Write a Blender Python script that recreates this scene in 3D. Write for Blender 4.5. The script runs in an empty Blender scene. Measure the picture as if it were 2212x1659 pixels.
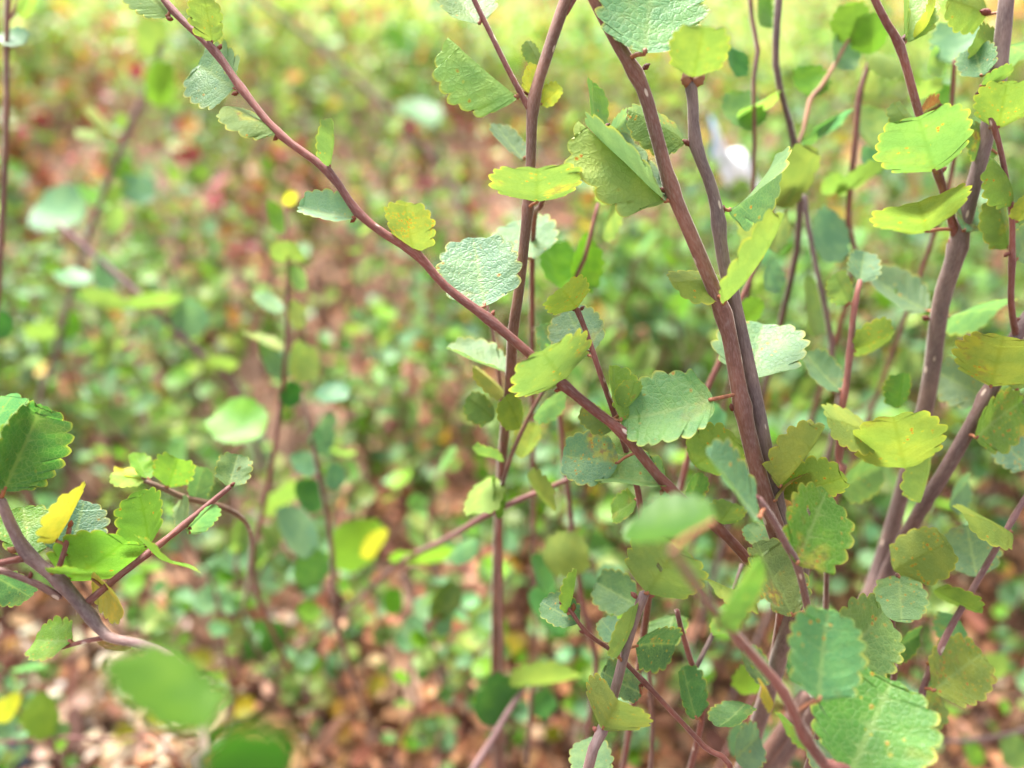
import bpy, math, random
import numpy as np
from mathutils import Vector, Matrix

# ------------------------------------------------------------------ camera, sky, sun, exposure
SC = bpy.context.scene
COL = SC.collection
CAM_H, PITCH, HFOV = 0.42, math.radians(32.0), math.radians(67.0)
TANH = math.tan(HFOV / 2)
cam = bpy.data.cameras.new('camera'); CAM = bpy.data.objects.new('camera', cam); COL.objects.link(CAM)
CAM.location = (0, 0, CAM_H); CAM.rotation_euler = (math.pi / 2 - PITCH, 0, 0)
cam.sensor_width = 36; cam.lens = 18 / TANH
cam.clip_start = 0.005; cam.clip_end = 200
cam.dof.use_dof = True; cam.dof.focus_distance = 0.192
cam.dof.aperture_fstop = cam.lens / 5.3           # entrance pupil of about 5.3 mm, as on a phone
SC.camera = CAM
SUN_EL, SUN_AZ = math.radians(56), math.radians(-28)   # azimuth from +Y towards +X
W = bpy.data.worlds.new('World'); SC.world = W; W.use_nodes = True
wn, wl = W.node_tree.nodes, W.node_tree.links
bg = wn['Background']; bg.inputs[1].default_value = 0.078
sky = wn.new('ShaderNodeTexSky'); sky.sky_type = 'NISHITA'; sky.sun_disc = False
sky.sun_elevation = SUN_EL; sky.sun_rotation = SUN_AZ
sky.air_density = 1.6; sky.dust_density = 4.0; sky.ozone_density = 1.0
hs = wn.new('ShaderNodeHueSaturation'); hs.inputs['Saturation'].default_value = 0.30     # thin overcast
wl.new(sky.outputs[0], hs.inputs['Color']); wl.new(hs.outputs[0], bg.inputs[0])
sun = bpy.data.lights.new('sun', 'SUN'); SUN = bpy.data.objects.new('sun', sun); COL.objects.link(SUN)
sun.energy = 3.0; sun.angle = math.radians(24); sun.color = (1.0, 0.965, 0.91)
sd = Vector((math.sin(SUN_AZ) * math.cos(SUN_EL), math.cos(SUN_AZ) * math.cos(SUN_EL), math.sin(SUN_EL)))
SUN.rotation_euler = sd.to_track_quat('Z', 'Y').to_euler()
SC.view_settings.view_transform = 'Standard'; SC.view_settings.look = 'None'
SC.view_settings.gamma = 1.0; SC.view_settings.use_curve_mapping = False
SC.view_settings.exposure = 2.33
SC.cycles.use_denoising = True
SC.cycles.max_bounces = 8; SC.cycles.diffuse_bounces = 4; SC.cycles.glossy_bounces = 2
SC.cycles.transmission_bounces = 4; SC.cycles.transparent_max_bounces = 4
SC.cycles.use_adaptive_sampling = True; SC.cycles.adaptive_threshold = 0.02

rnd = random.Random(7)
RIGHT = Vector((1, 0, 0)); FWD = Vector((0, math.cos(PITCH), -math.sin(PITCH))); UP = Vector((0, math.sin(PITCH), math.cos(PITCH)))
EYE = Vector((0, 0, CAM_H))
def mpp(d): return 2 * TANH * d / 2212.0                    # metres per picture unit at depth d
def at(x, y, d):                                            # point of the place seen at (x, y) of a 2212 x 1659 picture, d metres deep
    return EYE + FWD * d + RIGHT * ((x - 1106) * mpp(d)) + UP * ((829.5 - y) * mpp(d))

def dep(d):                                                 # distances measured off the photograph, drawn in towards the plane of focus
    if d > .19: return .19 + (d - .19) * .68 if d < .30 else d - .0352
    t = .19 - d; return .19 - (t * .55 if t < .07 else .0385 + (t - .07) * 2.6)

# ------------------------------------------------------------------ materials
def new_mat(name):
    m = bpy.data.materials.new(name); m.use_nodes = True
    nt = m.node_tree; nt.nodes.clear()
    return m, nt
class N:
    def __init__(s, nt): s.nt = nt
    def n(s, t, **k):
        o = s.nt.nodes.new(t)
        for a, v in k.items(): setattr(o, a, v)
        return o
    def put(s, sock, v):
        if hasattr(v, 'is_output'): s.nt.links.new(v, sock)
        elif isinstance(v, (tuple, list)) and sock.type == 'RGBA' and len(v) == 3: sock.default_value = (*v, 1)
        else: sock.default_value = v
    def math(s, op, a, b=0.0, c=0.0, clamp=False):
        o = s.n('ShaderNodeMath', operation=op, use_clamp=clamp)
        s.put(o.inputs[0], a); s.put(o.inputs[1], b)
        if op in ('MULTIPLY_ADD', 'SMOOTH_MIN', 'COMPARE', 'WRAP'): s.put(o.inputs[2], c)
        return o.outputs[0]
    def mix(s, f, a, b, blend='MIX'):
        o = s.n('ShaderNodeMix', data_type='RGBA', blend_type=blend)
        s.put(o.inputs[0], f); s.put(o.inputs[6], a); s.put(o.inputs[7], b)
        return o.outputs[2]
    def ramp(s, v, lo, hi, a=0.0, b=1.0):
        o = s.n('ShaderNodeMapRange', interpolation_type='SMOOTHSTEP')
        s.put(o.inputs[0], v); s.put(o.inputs[1], lo); s.put(o.inputs[2], hi); s.put(o.inputs[3], a); s.put(o.inputs[4], b)
        return o.outputs[0]
    def noise(s, vec, scale, detail=2.0, rough=0.5):
        o = s.n('ShaderNodeTexNoise'); s.put(o.inputs['Vector'], vec)
        o.inputs['Scale'].default_value = scale; o.inputs['Detail'].default_value = detail; o.inputs['Roughness'].default_value = rough
        return o.outputs[0], o.outputs[1]
    def voro(s, vec, scale, feature='F1', rand=1.0):
        o = s.n('ShaderNodeTexVoronoi', feature=feature); s.put(o.inputs['Vector'], vec)
        o.inputs['Scale'].default_value = scale; o.inputs['Randomness'].default_value = rand
        return o
    def vadd(s, a, b):
        o = s.n('ShaderNodeVectorMath', operation='ADD'); s.put(o.inputs[0], a); s.put(o.inputs[1], b); return o.outputs[0]
    def vmul(s, a, b):
        o = s.n('ShaderNodeVectorMath', operation='MULTIPLY'); s.put(o.inputs[0], a); s.put(o.inputs[1], b); return o.outputs[0]

def leaf_material(name, detailed):
    m, nt = new_mat(name); g = N(nt)
    out = g.n('ShaderNodeOutputMaterial')
    oi = g.n('ShaderNodeObjectInfo'); base = oi.outputs['Color']; amount = oi.outputs['Alpha']
    geo = g.n('ShaderNodeNewGeometry'); under = geo.outputs['Backfacing']
    uv = g.n('ShaderNodeUVMap'); uv.uv_map = 'flat'
    off = g.math('MULTIPLY', oi.outputs['Random'], 37.0)
    vec = g.vadd(uv.outputs[0], off)
    nlow, ncol = g.noise(vec, 3.2, 3.0)
    col = g.mix(g.ramp(nlow, 0.35, 0.7), g.mix(1.0, base, (0.80, 0.86, 0.85), 'MULTIPLY'), g.mix(1.0, base, (1.22, 1.10, 0.95), 'MULTIPLY'))
    if detailed:
        rim = g.n('ShaderNodeAttribute', attribute_name='rim').outputs['Fac']
        ridge = g.n('ShaderNodeAttribute', attribute_name='vein').outputs['Fac']
        dist = g.vadd(vec, g.vmul(ncol, (0.10, 0.10, 0.0)))
        v1 = g.voro(dist, 15.0, 'DISTANCE_TO_EDGE').outputs[0]
        v2 = g.voro(dist, 34.0, 'DISTANCE_TO_EDGE').outputs[0]
        net1 = g.ramp(v1, 0.0, 0.085, 1.0, 0.0); net2 = g.ramp(v2, 0.0, 0.10, 1.0, 0.0)
        net = g.math('MAXIMUM', net1, g.math('MULTIPLY', net2, 0.6))
        vein = g.math('MAXIMUM', g.ramp(ridge, 0.45, 1.0), g.math('MULTIPLY', net, 0.6))
        # veins: paler on the upper face, darker lines in the pale lower face
        vc_up = g.mix(0.45, col, (0.30, 0.40, 0.13)); vc_dn = g.mix(0.4, col, (0.10, 0.15, 0.02))
        up = g.mix(vein, col, vc_up)
        lo_base = g.mix(0.28, col, (0.25, 0.34, 0.13))
        lo = g.mix(g.math('MULTIPLY', vein, 0.6), lo_base, vc_dn)
        # rust flecks and yellow blotches
        sp = g.voro(dist, 17.0); cell = g.n('ShaderNodeSeparateColor'); nt.links.new(sp.outputs['Color'], cell.inputs[0])
        on = g.math('LESS_THAN', cell.outputs[0], g.math('MULTIPLY', amount, 0.36))
        nspot, _ = g.noise(vec, 2.3, 2.0)
        on = g.math('MULTIPLY', on, g.ramp(nspot, 0.44, 0.60))
        halo = g.math('MULTIPLY', g.ramp(sp.outputs['Distance'], 0.42, 0.56, 1.0, 0.0), on)
        core = g.math('MULTIPLY', g.ramp(sp.outputs['Distance'], 0.20, 0.38, 1.0, 0.0), on)
        blot = g.math('MULTIPLY', g.ramp(g.noise(g.vadd(vec, (11.3, 4.7, 0.0)), 1.9, 3.0)[0], 0.58, 0.70), g.math('MINIMUM', g.math('MULTIPLY', amount, 1.1), 0.8))
        def tail(c):
            c = g.mix(blot, c, g.mix(g.ramp(g.noise(vec, 9.0, 2.0)[0], 0.45, 0.6), (0.42, 0.36, 0.045), (0.30, 0.15, 0.05)))
            c = g.mix(g.math('MULTIPLY', halo, 0.42), c, (0.50, 0.40, 0.03))
            c = g.mix(g.math('MULTIPLY', core, 0.85), c, (0.38, 0.12, 0.025))
            edge_n = g.ramp(g.noise(vec, 5.0, 1.0)[0], 0.3, 0.6, 0.35, 1.0)
            return g.mix(g.math('MULTIPLY', g.math('MULTIPLY', rim, edge_n), 0.85), c, (0.50, 0.45, 0.06))
        up, lo = tail(up), tail(lo)
        hgt = g.math('SUBTRACT', g.math('MULTIPLY', g.math('MINIMUM', v1, 0.2), 3.0), g.math('MULTIPLY', g.ramp(ridge, 0.3, 1.0), 0.5))
        hgt = g.math('ADD', hgt, g.math('MULTIPLY', g.math('MINIMUM', v2, 0.12), 2.0))
        hgt = g.math('ADD', hgt, g.math('MULTIPLY', g.noise(vec, 60.0, 2.0)[0], 0.25))
        bump = g.n('ShaderNodeBump'); bump.inputs['Strength'].default_value = 0.34; bump.inputs['Distance'].default_value = 0.00055
        nt.links.new(hgt, bump.inputs['Height']); normal = bump.outputs[0]
    else:
        up = col; lo = g.mix(0.28, col, (0.32, 0.38, 0.09)); normal = None
    colour = g.mix(under, up, lo)
    p = g.n('ShaderNodeBsdfPrincipled')
    g.put(p.inputs['Base Color'], colour)
    g.put(p.inputs['Roughness'], g.math('MULTIPLY_ADD', under, 0.16, 0.48))
    g.put(p.inputs['Specular IOR Level'], g.math('MULTIPLY_ADD', under, -0.35 if detailed else -0.15, 0.50 if detailed else 0.32))
    g.put(p.inputs['Sheen Weight'], g.math('MULTIPLY_ADD', under, -0.05, 0.06)); p.inputs['Sheen Roughness'].default_value = 0.5; p.inputs['Sheen Tint'].default_value = (0.85, 0.95, 0.95, 1)
    if normal: nt.links.new(normal, p.inputs['Normal'])
    t = g.n('ShaderNodeBsdfTranslucent')
    g.put(t.inputs[0], g.mix(1.0, colour, (1.10, 1.30, 0.85), 'MULTIPLY'))
    mx = g.n('ShaderNodeMixShader'); mx.inputs[0].default_value = 0.40
    nt.links.new(p.outputs[0], mx.inputs[1]); nt.links.new(t.outputs[0], mx.inputs[2])
    nt.links.new(mx.outputs[0], out.inputs[0])
    return m

def bark_material(name, detailed=True):
    m, nt = new_mat(name); g = N(nt)
    out = g.n('ShaderNodeOutputMaterial'); p = g.n('ShaderNodeBsdfPrincipled')
    oi = g.n('ShaderNodeObjectInfo'); base = oi.outputs['Color']
    uv = g.n('ShaderNodeUVMap'); uv.uv_map = 'flat'
    vec = g.vadd(uv.outputs[0], oi.outputs['Random'])
    n1, _ = g.noise(g.vmul(vec, (1.0, 0.22, 1.0)), 2600.0, 3.0, 0.65)
    n2, _ = g.noise(g.vmul(vec, (1.0, 0.5, 1.0)), 160.0, 2.0)
    c = g.mix(g.ramp(n2, 0.35, 0.68), g.mix(1.0, base, (0.72, 0.68, 0.72), 'MULTIPLY'), g.mix(1.0, base, (1.18, 1.10, 1.06), 'MULTIPLY'))
    c = g.mix(g.ramp(n1, 0.42, 0.75, 0.0, 0.34), c, (0.29, 0.23, 0.22))
    c = g.mix(g.ramp(n1, 0.48, 0.26, 0.0, 0.38), c, (0.045, 0.022, 0.022))
    if detailed:
        v = g.voro(g.vmul(vec, (1.0, 0.45, 1.0)), 420.0)
        cell = g.n('ShaderNodeSeparateColor'); nt.links.new(v.outputs['Color'], cell.inputs[0])
        lent = g.math('MULTIPLY', g.math('LESS_THAN', cell.outputs[0], 0.17), g.ramp(v.outputs['Distance'], 0.16, 0.26, 1.0, 0.0))
        c = g.mix(g.math('MULTIPLY', lent, 0.9), c, (0.55, 0.43, 0.36))
        b = g.n('ShaderNodeBump'); b.inputs['Strength'].default_value = 0.5; b.inputs['Distance'].default_value = 0.0002
        nt.links.new(g.math('ADD', n1, g.math('MULTIPLY', lent, 0.8)), b.inputs['Height']); nt.links.new(b.outputs[0], p.inputs['Normal'])
    g.put(p.inputs['Base Color'], c); p.inputs['Roughness'].default_value = 0.62
    p.inputs['Specular IOR Level'].default_value = 0.35
    p.inputs['Sheen Weight'].default_value = 0.55; p.inputs['Sheen Roughness'].default_value = 0.28
    p.inputs['Sheen Tint'].default_value = (1.0, 0.90, 0.84, 1)
    nt.links.new(p.outputs[0], out.inputs[0])
    return m

def tinted_material(name, rough=0.7, transl=0.0, spec=0.3):     # colour of each leaf or chip stored on its faces
    m, nt = new_mat(name); g = N(nt)
    out = g.n('ShaderNodeOutputMaterial'); p = g.n('ShaderNodeBsdfPrincipled')
    a = g.n('ShaderNodeAttribute', attribute_name='tint')
    n1, _ = g.noise(g.n('ShaderNodeTexCoord').outputs['Object'], 260.0, 2.0)
    c = g.mix(1.0, a.outputs['Color'], g.mix(g.ramp(n1, 0.3, 0.7), (0.78, 0.76, 0.74), (1.15, 1.12, 1.08)), 'MULTIPLY')
    g.put(p.inputs['Base Color'], c); p.inputs['Roughness'].default_value = rough
    p.inputs['Specular IOR Level'].default_value = spec
    if transl:
        t = g.n('ShaderNodeBsdfTranslucent'); g.put(t.inputs[0], g.mix(1.0, c, (1.5, 1.4, 0.7), 'MULTIPLY'))
        mx = g.n('ShaderNodeMixShader'); mx.inputs[0].default_value = transl
        nt.links.new(p.outputs[0], mx.inputs[1]); nt.links.new(t.outputs[0], mx.inputs[2]); nt.links.new(mx.outputs[0], out.inputs[0])
    else: nt.links.new(p.outputs[0], out.inputs[0])
    return m

def plain_material(name, rough=0.6, spec=0.3, scale=300.0, vary=0.3):
    m, nt = new_mat(name); g = N(nt)
    out = g.n('ShaderNodeOutputMaterial'); p = g.n('ShaderNodeBsdfPrincipled')
    base = g.n('ShaderNodeObjectInfo').outputs['Color']
    n1, _ = g.noise(g.n('ShaderNodeTexCoord').outputs['Object'], scale, 3.0)
    k0, k1 = 1 - vary, 1 + vary
    c = g.mix(1.0, base, g.mix(g.ramp(n1, 0.3, 0.7), (k0, k0, k0), (k1, k1, k1)), 'MULTIPLY')
    g.put(p.inputs['Base Color'], c); p.inputs['Roughness'].default_value = rough; p.inputs['Specular IOR Level'].default_value = spec
    b = g.n('ShaderNodeBump'); b.inputs['Strength'].default_value = 0.4; b.inputs['Distance'].default_value = 0.0005
    nt.links.new(n1, b.inputs['Height']); nt.links.new(b.outputs[0], p.inputs['Normal'])
    nt.links.new(p.outputs[0], out.inputs[0])
    return m

M_LEAF = leaf_material('birch_leaf', True)
M_LEAF_FAR = leaf_material('birch_leaf_soft', False)
M_BARK = bark_material('birch_bark')
M_BARK_FAR = bark_material('birch_bark_soft', False)
M_BUD = plain_material('bud_scale', 0.5, 0.4, 900.0, 0.35)
M_PET = plain_material('petiole', 0.55, 0.4, 700.0, 0.25)
M_LITTER = tinted_material('litter', 0.75, 0.12)
M_GREEN = tinted_material('thicket_leaf', 0.5, 0.34, 0.5)
M_PAPER = plain_material('white_plastic', 0.4, 0.5, 40.0, 0.04)
M_STONE = plain_material('slate', 0.6, 0.4, 60.0, 0.3)

def soil_material():
    m, nt = new_mat('soil'); g = N(nt)
    out = g.n('ShaderNodeOutputMaterial'); p = g.n('ShaderNodeBsdfPrincipled')
    oc = g.n('ShaderNodeTexCoord').outputs['Object']
    n1, _ = g.noise(oc, 35.0, 6.0, 0.6); n2, _ = g.noise(oc, 3.0, 3.0)
    c = g.mix(g.ramp(n1, 0.3, 0.7), (0.08, 0.040, 0.024), (0.24, 0.130, 0.082))
    c = g.mix(g.ramp(n2, 0.4, 0.65), c, (0.14, 0.08, 0.05))
    g.put(p.inputs['Base Color'], c); p.inputs['Roughness'].default_value = 0.9
    b = g.n('ShaderNodeBump'); b.inputs['Strength'].default_value = 0.8; b.inputs['Distance'].default_value = 0.01
    nt.links.new(n1, b.inputs['Height']); nt.links.new(b.outputs[0], p.inputs['Normal'])
    nt.links.new(p.outputs[0], out.inputs[0]); return m
M_SOIL = soil_material()

# ------------------------------------------------------------------ mesh helpers
def mesh_from(name, V, F, mat, smooth=True, uv=None, attrs=None, tint=None):
    """V (n,3), F (m,4) or (m,3); uv per vertex; attrs = {name: per-vertex float}; tint = per-face colour"""
    V = np.asarray(V, np.float32); F = np.asarray(F, np.int32); k = F.shape[1]
    me = bpy.data.meshes.new(name)
    me.vertices.add(len(V)); me.vertices.foreach_set('co', V.ravel())
    me.loops.add(F.size); me.loops.foreach_set('vertex_index', F.ravel())
    me.polygons.add(len(F)); me.polygons.foreach_set('loop_start', np.arange(0, F.size, k, dtype=np.int32))
    if smooth: me.polygons.foreach_set('use_smooth', np.ones(len(F), bool))
    if uv is not None:
        l = me.uv_layers.new(name='flat'); l.data.foreach_set('uv', np.asarray(uv, np.float32)[F.ravel()].ravel())
    for a, v in (attrs or {}).items():
        at_ = me.attributes.new(a, 'FLOAT', 'POINT'); at_.data.foreach_set('value', np.asarray(v, np.float32))
    if tint is not None:
        at_ = me.attributes.new('tint', 'FLOAT_COLOR', 'FACE')
        at_.data.foreach_set('color', np.c_[tint, np.ones(len(F))].astype(np.float32).ravel())
    me.update(calc_edges=True)
    me.materials.append(mat)
    return me

def link(name, data, parent=None, M=None, Mp=None, color=None):
    o = bpy.data.objects.new(name, data); COL.objects.link(o)
    if parent is not None:
        o.parent = parent
        if Mp is not None and M is not None: M = Mp.inverted() @ M
    if M is not None: o.matrix_basis = M
    if color is not None: o.color = color if len(color) == 4 else (*color, 1.0)
    return o
def describe(o, label, cat, group=None):
    o['label'] = label; o['category'] = cat
    if group: o['group'] = group
def thing(name, loc, label, cat, group=None):
    o = link(name, None, M=Matrix.Translation(loc)); o.empty_display_size = 0.01
    describe(o, label, cat, group); return o

def leaf_mesh(name, seed, nt=5, hw=0.5, fold=0.2, curl=0.3, amp=0.072, res=8, cols=(0, .2, .4, .58, .74, .86, .94, 1.0), s0=0.24, cup=0.12, hole=0.0, mat=None, base=0.88):
    """unit leaf: base at the origin, tip at +Y, upper face +Z, scalloped rim, veins running out to the lobes"""
    r = np.random.default_rng(seed)
    nrow = int((nt + 0.5) * res / (1 - s0)) + 2
    s = np.linspace(0.012, 0.992, nrow)
    cols = np.array(cols); nc = len(cols)
    pts = {}
    for side in (-1, 1):
        h = hw * (1 + r.uniform(-.06, .06))
        def outline(q):
            y = (1 - np.cos(np.pi * q)) / 2
            x = h * np.sin(np.pi * np.clip(q, 0, 1)) ** (base - .36 * q) * (0.86 + 0.26 * q)
            return x, y
        x, y = outline(s)
        x1, y1 = outline(np.clip(s + 1e-3, 0, 1)); x0, y0 = outline(np.clip(s - 1e-3, 0, 1))
        tx, ty = x1 - x0, y1 - y0; ln = np.hypot(tx, ty) + 1e-9; nx, ny = ty / ln, -tx / ln
        ph = (s - s0) / (1 - s0) * (nt + 0.5) + (1 - s) * (r.normal(0, .1) + 0.25 * np.sin(s * 9 + r.uniform(0, 6)))
        fr = ph - np.floor(ph)
        frs = fr ** 1.12                                        # lobes lean towards the tip
        prof = np.sqrt(np.clip(1 - (2 * frs - 1) ** 2, 0, 1)) + 0.10 * np.exp(-((frs - .62) / .1) ** 2)
        lob = r.uniform(.75, 1.25, nt + 4)[np.clip(np.floor(ph).astype(int) + 1, 0, nt + 3)]
        a = amp * prof * lob * np.clip((s - s0 * 0.75) / 0.12, 0, 1)
        x = x + nx * a; y = y + ny * a
        if side == -1 or True: x = np.maximum(x, 0.004)
        ym = 0.96 * np.clip(y, 0, 1) ** (1.0 + 1.1 * np.clip(x / h, 0, 1))
        f = np.clip((s - .80) / .19, 0, 1); f = f * f * (3 - 2 * f)
        ym = np.maximum.accumulate(ym * (1 - f) + f * (y - .01))
        pts[side] = (x, y, ym, ph)
    ymid = (pts[-1][2] + pts[1][2]) / 2
    P = np.zeros((nrow, 2 * nc - 1, 2)); rim = np.zeros((nrow, 2 * nc - 1)); vein = np.zeros_like(rim); lat = np.zeros_like(rim); U = np.zeros_like(rim)
    for j in range(2 * nc - 1):
        side = -1 if j < nc - 1 else 1
        u = cols[abs(j - (nc - 1))]
        x, y, _, ph = pts[side]
        ue = u
        bend = 0.06 * np.sin(np.pi * u)
        P[:, j, 0] = side * x * ue
        P[:, j, 1] = ymid + (y - ymid) * (ue - bend)
        fr = ph - np.floor(ph); d = np.abs(fr - 0.56)
        vein[:, j] = np.clip(1 - d * (7 + 3 * u), 0, 1) * (1 - 0.5 * u) if u > 0 else 1.0
        if 0 < u < 0.1: vein[:, j] = np.maximum(vein[:, j], .5)
        lat[:, j] = np.cos(2 * np.pi * (fr - 0.56)); U[:, j] = u
        rim[:, j] = np.clip((u - .93) / .07, 0, 1)
    X, Y = P[..., 0], P[..., 1]
    flat = np.stack([X.ravel(), Y.ravel()], 1)
    # relief: cushions between the veins, waviness, cupping
    Z = -0.030 * lat * U ** 2 * (1 - U) * np.clip(np.abs(X) * 4, 0, 1) * np.clip((.93 - Y) * 5, 0, 1) * np.clip(Y * 5, 0, 1)
    for _ in range(3):
        k = r.normal(0, 5, 2); Z += 0.012 * np.sin(k[0] * X + k[1] * Y + r.uniform(0, 6)) * (0.3 + U)
    Z += cup * X ** 2 + r.normal(0, .03) * X
    # fold about the midrib (a soft crease)
    ph_ = fold * np.clip(np.abs(X) / 0.10, 0, 1) ** .6 * (1 if not isinstance(fold, tuple) else 1)
    Xr = X * np.cos(ph_) - np.sign(X) * Z * np.sin(ph_) * 0.5
    Z = np.abs(X) * np.sin(ph_) + Z * np.cos(ph_)
    X = Xr
    # bend along the midrib, then lay the chord back on the Y axis
    k = curl if abs(curl) > 1e-3 else 1e-3
    Yb = np.sin(k * Y) / k - Z * np.sin(k * Y); Zb = (1 - np.cos(k * Y)) / k + Z * np.cos(k * Y)
    mid = nc - 1; a = math.atan2(Zb[-1, mid], Yb[-1, mid]); L = math.hypot(Zb[-1, mid], Yb[-1, mid])
    ca, sa = math.cos(-a), math.sin(-a)
    Y2 = (Yb * ca - Zb * sa) / L; Z2 = (Yb * sa + Zb * ca) / L
    V = np.stack([X.ravel(), Y2.ravel(), Z2.ravel()], 1)
    m_ = 2 * nc - 1
    i, j = np.meshgrid(np.arange(nrow - 1), np.arange(m_ - 1), indexing='ij')
    F = np.stack([i * m_ + j, i * m_ + j + 1, (i + 1) * m_ + j + 1, (i + 1) * m_ + j], -1).reshape(-1, 4)
    if hole:                                                    # an insect hole
        hx, hy = r.uniform(-.25, .25), r.uniform(.4, .75)
        c = flat[F].mean(1); F = F[np.hypot(c[:, 0] - hx, c[:, 1] - hy) > hole]
    return mesh_from(name, V, F, mat or M_LEAF, True, flat, {'rim': rim.ravel(), 'vein': vein.ravel()})

def spline(P, step):
    """Catmull-Rom through rows of P, evenly spaced about STEP apart"""
    P = np.asarray(P, float); Q = np.vstack([2 * P[0] - P[1], P, 2 * P[-1] - P[-2]]); out = []
    for i in range(len(P) - 1):
        a, b, c, d = Q[i:i + 4]; n = max(2, int(np.linalg.norm((c - b)[:3]) / step))
        t = np.linspace(0, 1, n, endpoint=False)[:, None]
        out.append(.5 * ((2 * b) + (c - a) * t + (2 * a - 5 * b + 4 * c - d) * t ** 2 + (3 * b - 3 * c + d - a) * t ** 3))
    out.append(P[-1:]); return np.vstack(out)

def tube(name, C, R, mat, sides=10, rough=0.0, seed=0, cap=True):
    C = np.asarray(C, float); R = np.asarray(R, float); n = len(C)
    T = np.gradient(C, axis=0); T /= np.linalg.norm(T, axis=1)[:, None] + 1e-12
    a = np.array([0.31, 0.90, 0.29]) if abs(T[0] @ np.array([.31, .90, .29])) < .9 else np.array([1., 0, 0])
    A = np.zeros_like(C); a = a - T[0] * (a @ T[0])
    for i in range(n):
        a = a - T[i] * (a @ T[i]); a /= np.linalg.norm(a); A[i] = a
    B = np.cross(T, A); th = np.linspace(0, 2 * np.pi, sides + 1)
    r = np.random.default_rng(seed); L = np.r_[0, np.cumsum(np.linalg.norm(np.diff(C, axis=0), axis=1))]
    wob = 1 + rough * np.sin(th[None] * 2 + 40 * L[:, None] + 1.3) * .5 + rough * r.normal(0, .4, (n, 1))
    rad = R[:, None] * wob; rad[:, -1] = rad[:, 0]
    V = C[:, None] + rad[..., None] * (np.cos(th)[None, :, None] * A[:, None] + np.sin(th)[None, :, None] * B[:, None])
    uv = np.stack([np.broadcast_to(th, (n, sides + 1)) * R.mean(), np.broadcast_to(L[:, None], (n, sides + 1))], -1).reshape(-1, 2)
    m_ = sides + 1; i, j = np.meshgrid(np.arange(n - 1), np.arange(sides), indexing='ij')
    F = np.stack([i * m_ + j, i * m_ + j + 1, (i + 1) * m_ + j + 1, (i + 1) * m_ + j], -1).reshape(-1, 4)
    V = V.reshape(-1, 3)
    if cap:                                                     # rounded ends
        for e, s_ in ((0, -1), (n - 1, 1)):
            V = np.vstack([V, C[e] + T[e] * s_ * R[e] * .7]); uv = np.vstack([uv, uv[e * m_]]); k = len(V) - 1
            q = np.array([[e * m_ + x, e * m_ + x + 1, k, k] if s_ > 0 else [e * m_ + x + 1, e * m_ + x, k, k] for x in range(sides)])
            F = np.vstack([F, q])
        # ends are triangles: keep the quads and triangles apart by repeating the apex in a tiny quad
        F = F.copy(); bad = F[:, 2] == F[:, 3]
        tri = F[bad]; quads = F[~bad]
        apex2 = {}
        Vn, uvn = list(V), list(uv); newq = []
        for q in tri:
            k = q[2]
            if k not in apex2: Vn.append(V[k] + 1e-7); uvn.append(uv[k]); apex2[k] = len(Vn) - 1
            newq.append([q[0], q[1], k, apex2[k]])
        V, uv = np.array(Vn), np.array(uvn); F = np.vstack([quads, np.array(newq)])
    return mesh_from(name, V, F, mat, True, uv)

def bud_mesh(name, seed):
    """a pointed bud of overlapping scales along +Y, unit length"""
    r = np.random.default_rng(seed); n, sides = 9, 10
    t = np.linspace(0, 1, n); prof = 0.30 * np.sin(np.pi * np.clip(t * .93 + .10, 0, 1)) ** .8 * (1 + .12 * np.sin(t * 22))
    th = np.linspace(0, 2 * np.pi, sides, endpoint=False)
    V = []
    for k in range(n):
        rr = prof[k] * (1 + .10 * np.cos(3 * th + k * 1.1))
        V.append(np.stack([rr * np.cos(th), np.full(sides, t[k]), rr * np.sin(th)], 1))
    V = np.vstack(V); F = []
    for k in range(n - 1):
        for j in range(sides): F.append([k * sides + j, k * sides + (j + 1) % sides, (k + 1) * sides + (j + 1) % sides, (k + 1) * sides + j])
    return mesh_from(name, V, F, M_BUD)
BUDS = [bud_mesh('bud', i) for i in range(3)]

def to_ground(p, dx=0.0, dy=0.02):
    """the rest of a stem below point p, down into the soil"""
    h = p.z
    return [p + Vector((dx * .25, dy * .2, -h * .35)), p + Vector((dx * .7, dy * .6, -h * .75)), Vector((p.x + dx, p.y + dy, -0.012))]

TINT = dict(g=(.130, .262, .066), t=(.160, .315, .158), T=(.100, .212, .118), D=(.042, .130, .026), y=(.145, .235, .058), p=(.28, .37, .105),
            Y=(.58, .43, .03), b=(.16, .040, .022), B=(.125, .280, .018), o=(.150, .210, .052), O=(.42, .22, .04))
def rotcols(x, y, z, loc, s=1.0):
    return Matrix(((x.x * s, y.x * s, z.x * s, loc.x), (x.y * s, y.y * s, z.y * s, loc.y), (x.z * s, y.z * s, z.z * s, loc.z), (0, 0, 0, 1)))

BARK = dict(red=(.185, .060, .046), brown=(.160, .074, .050), grey=(.165, .115, .105), pale=(.22, .145, .135))

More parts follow.
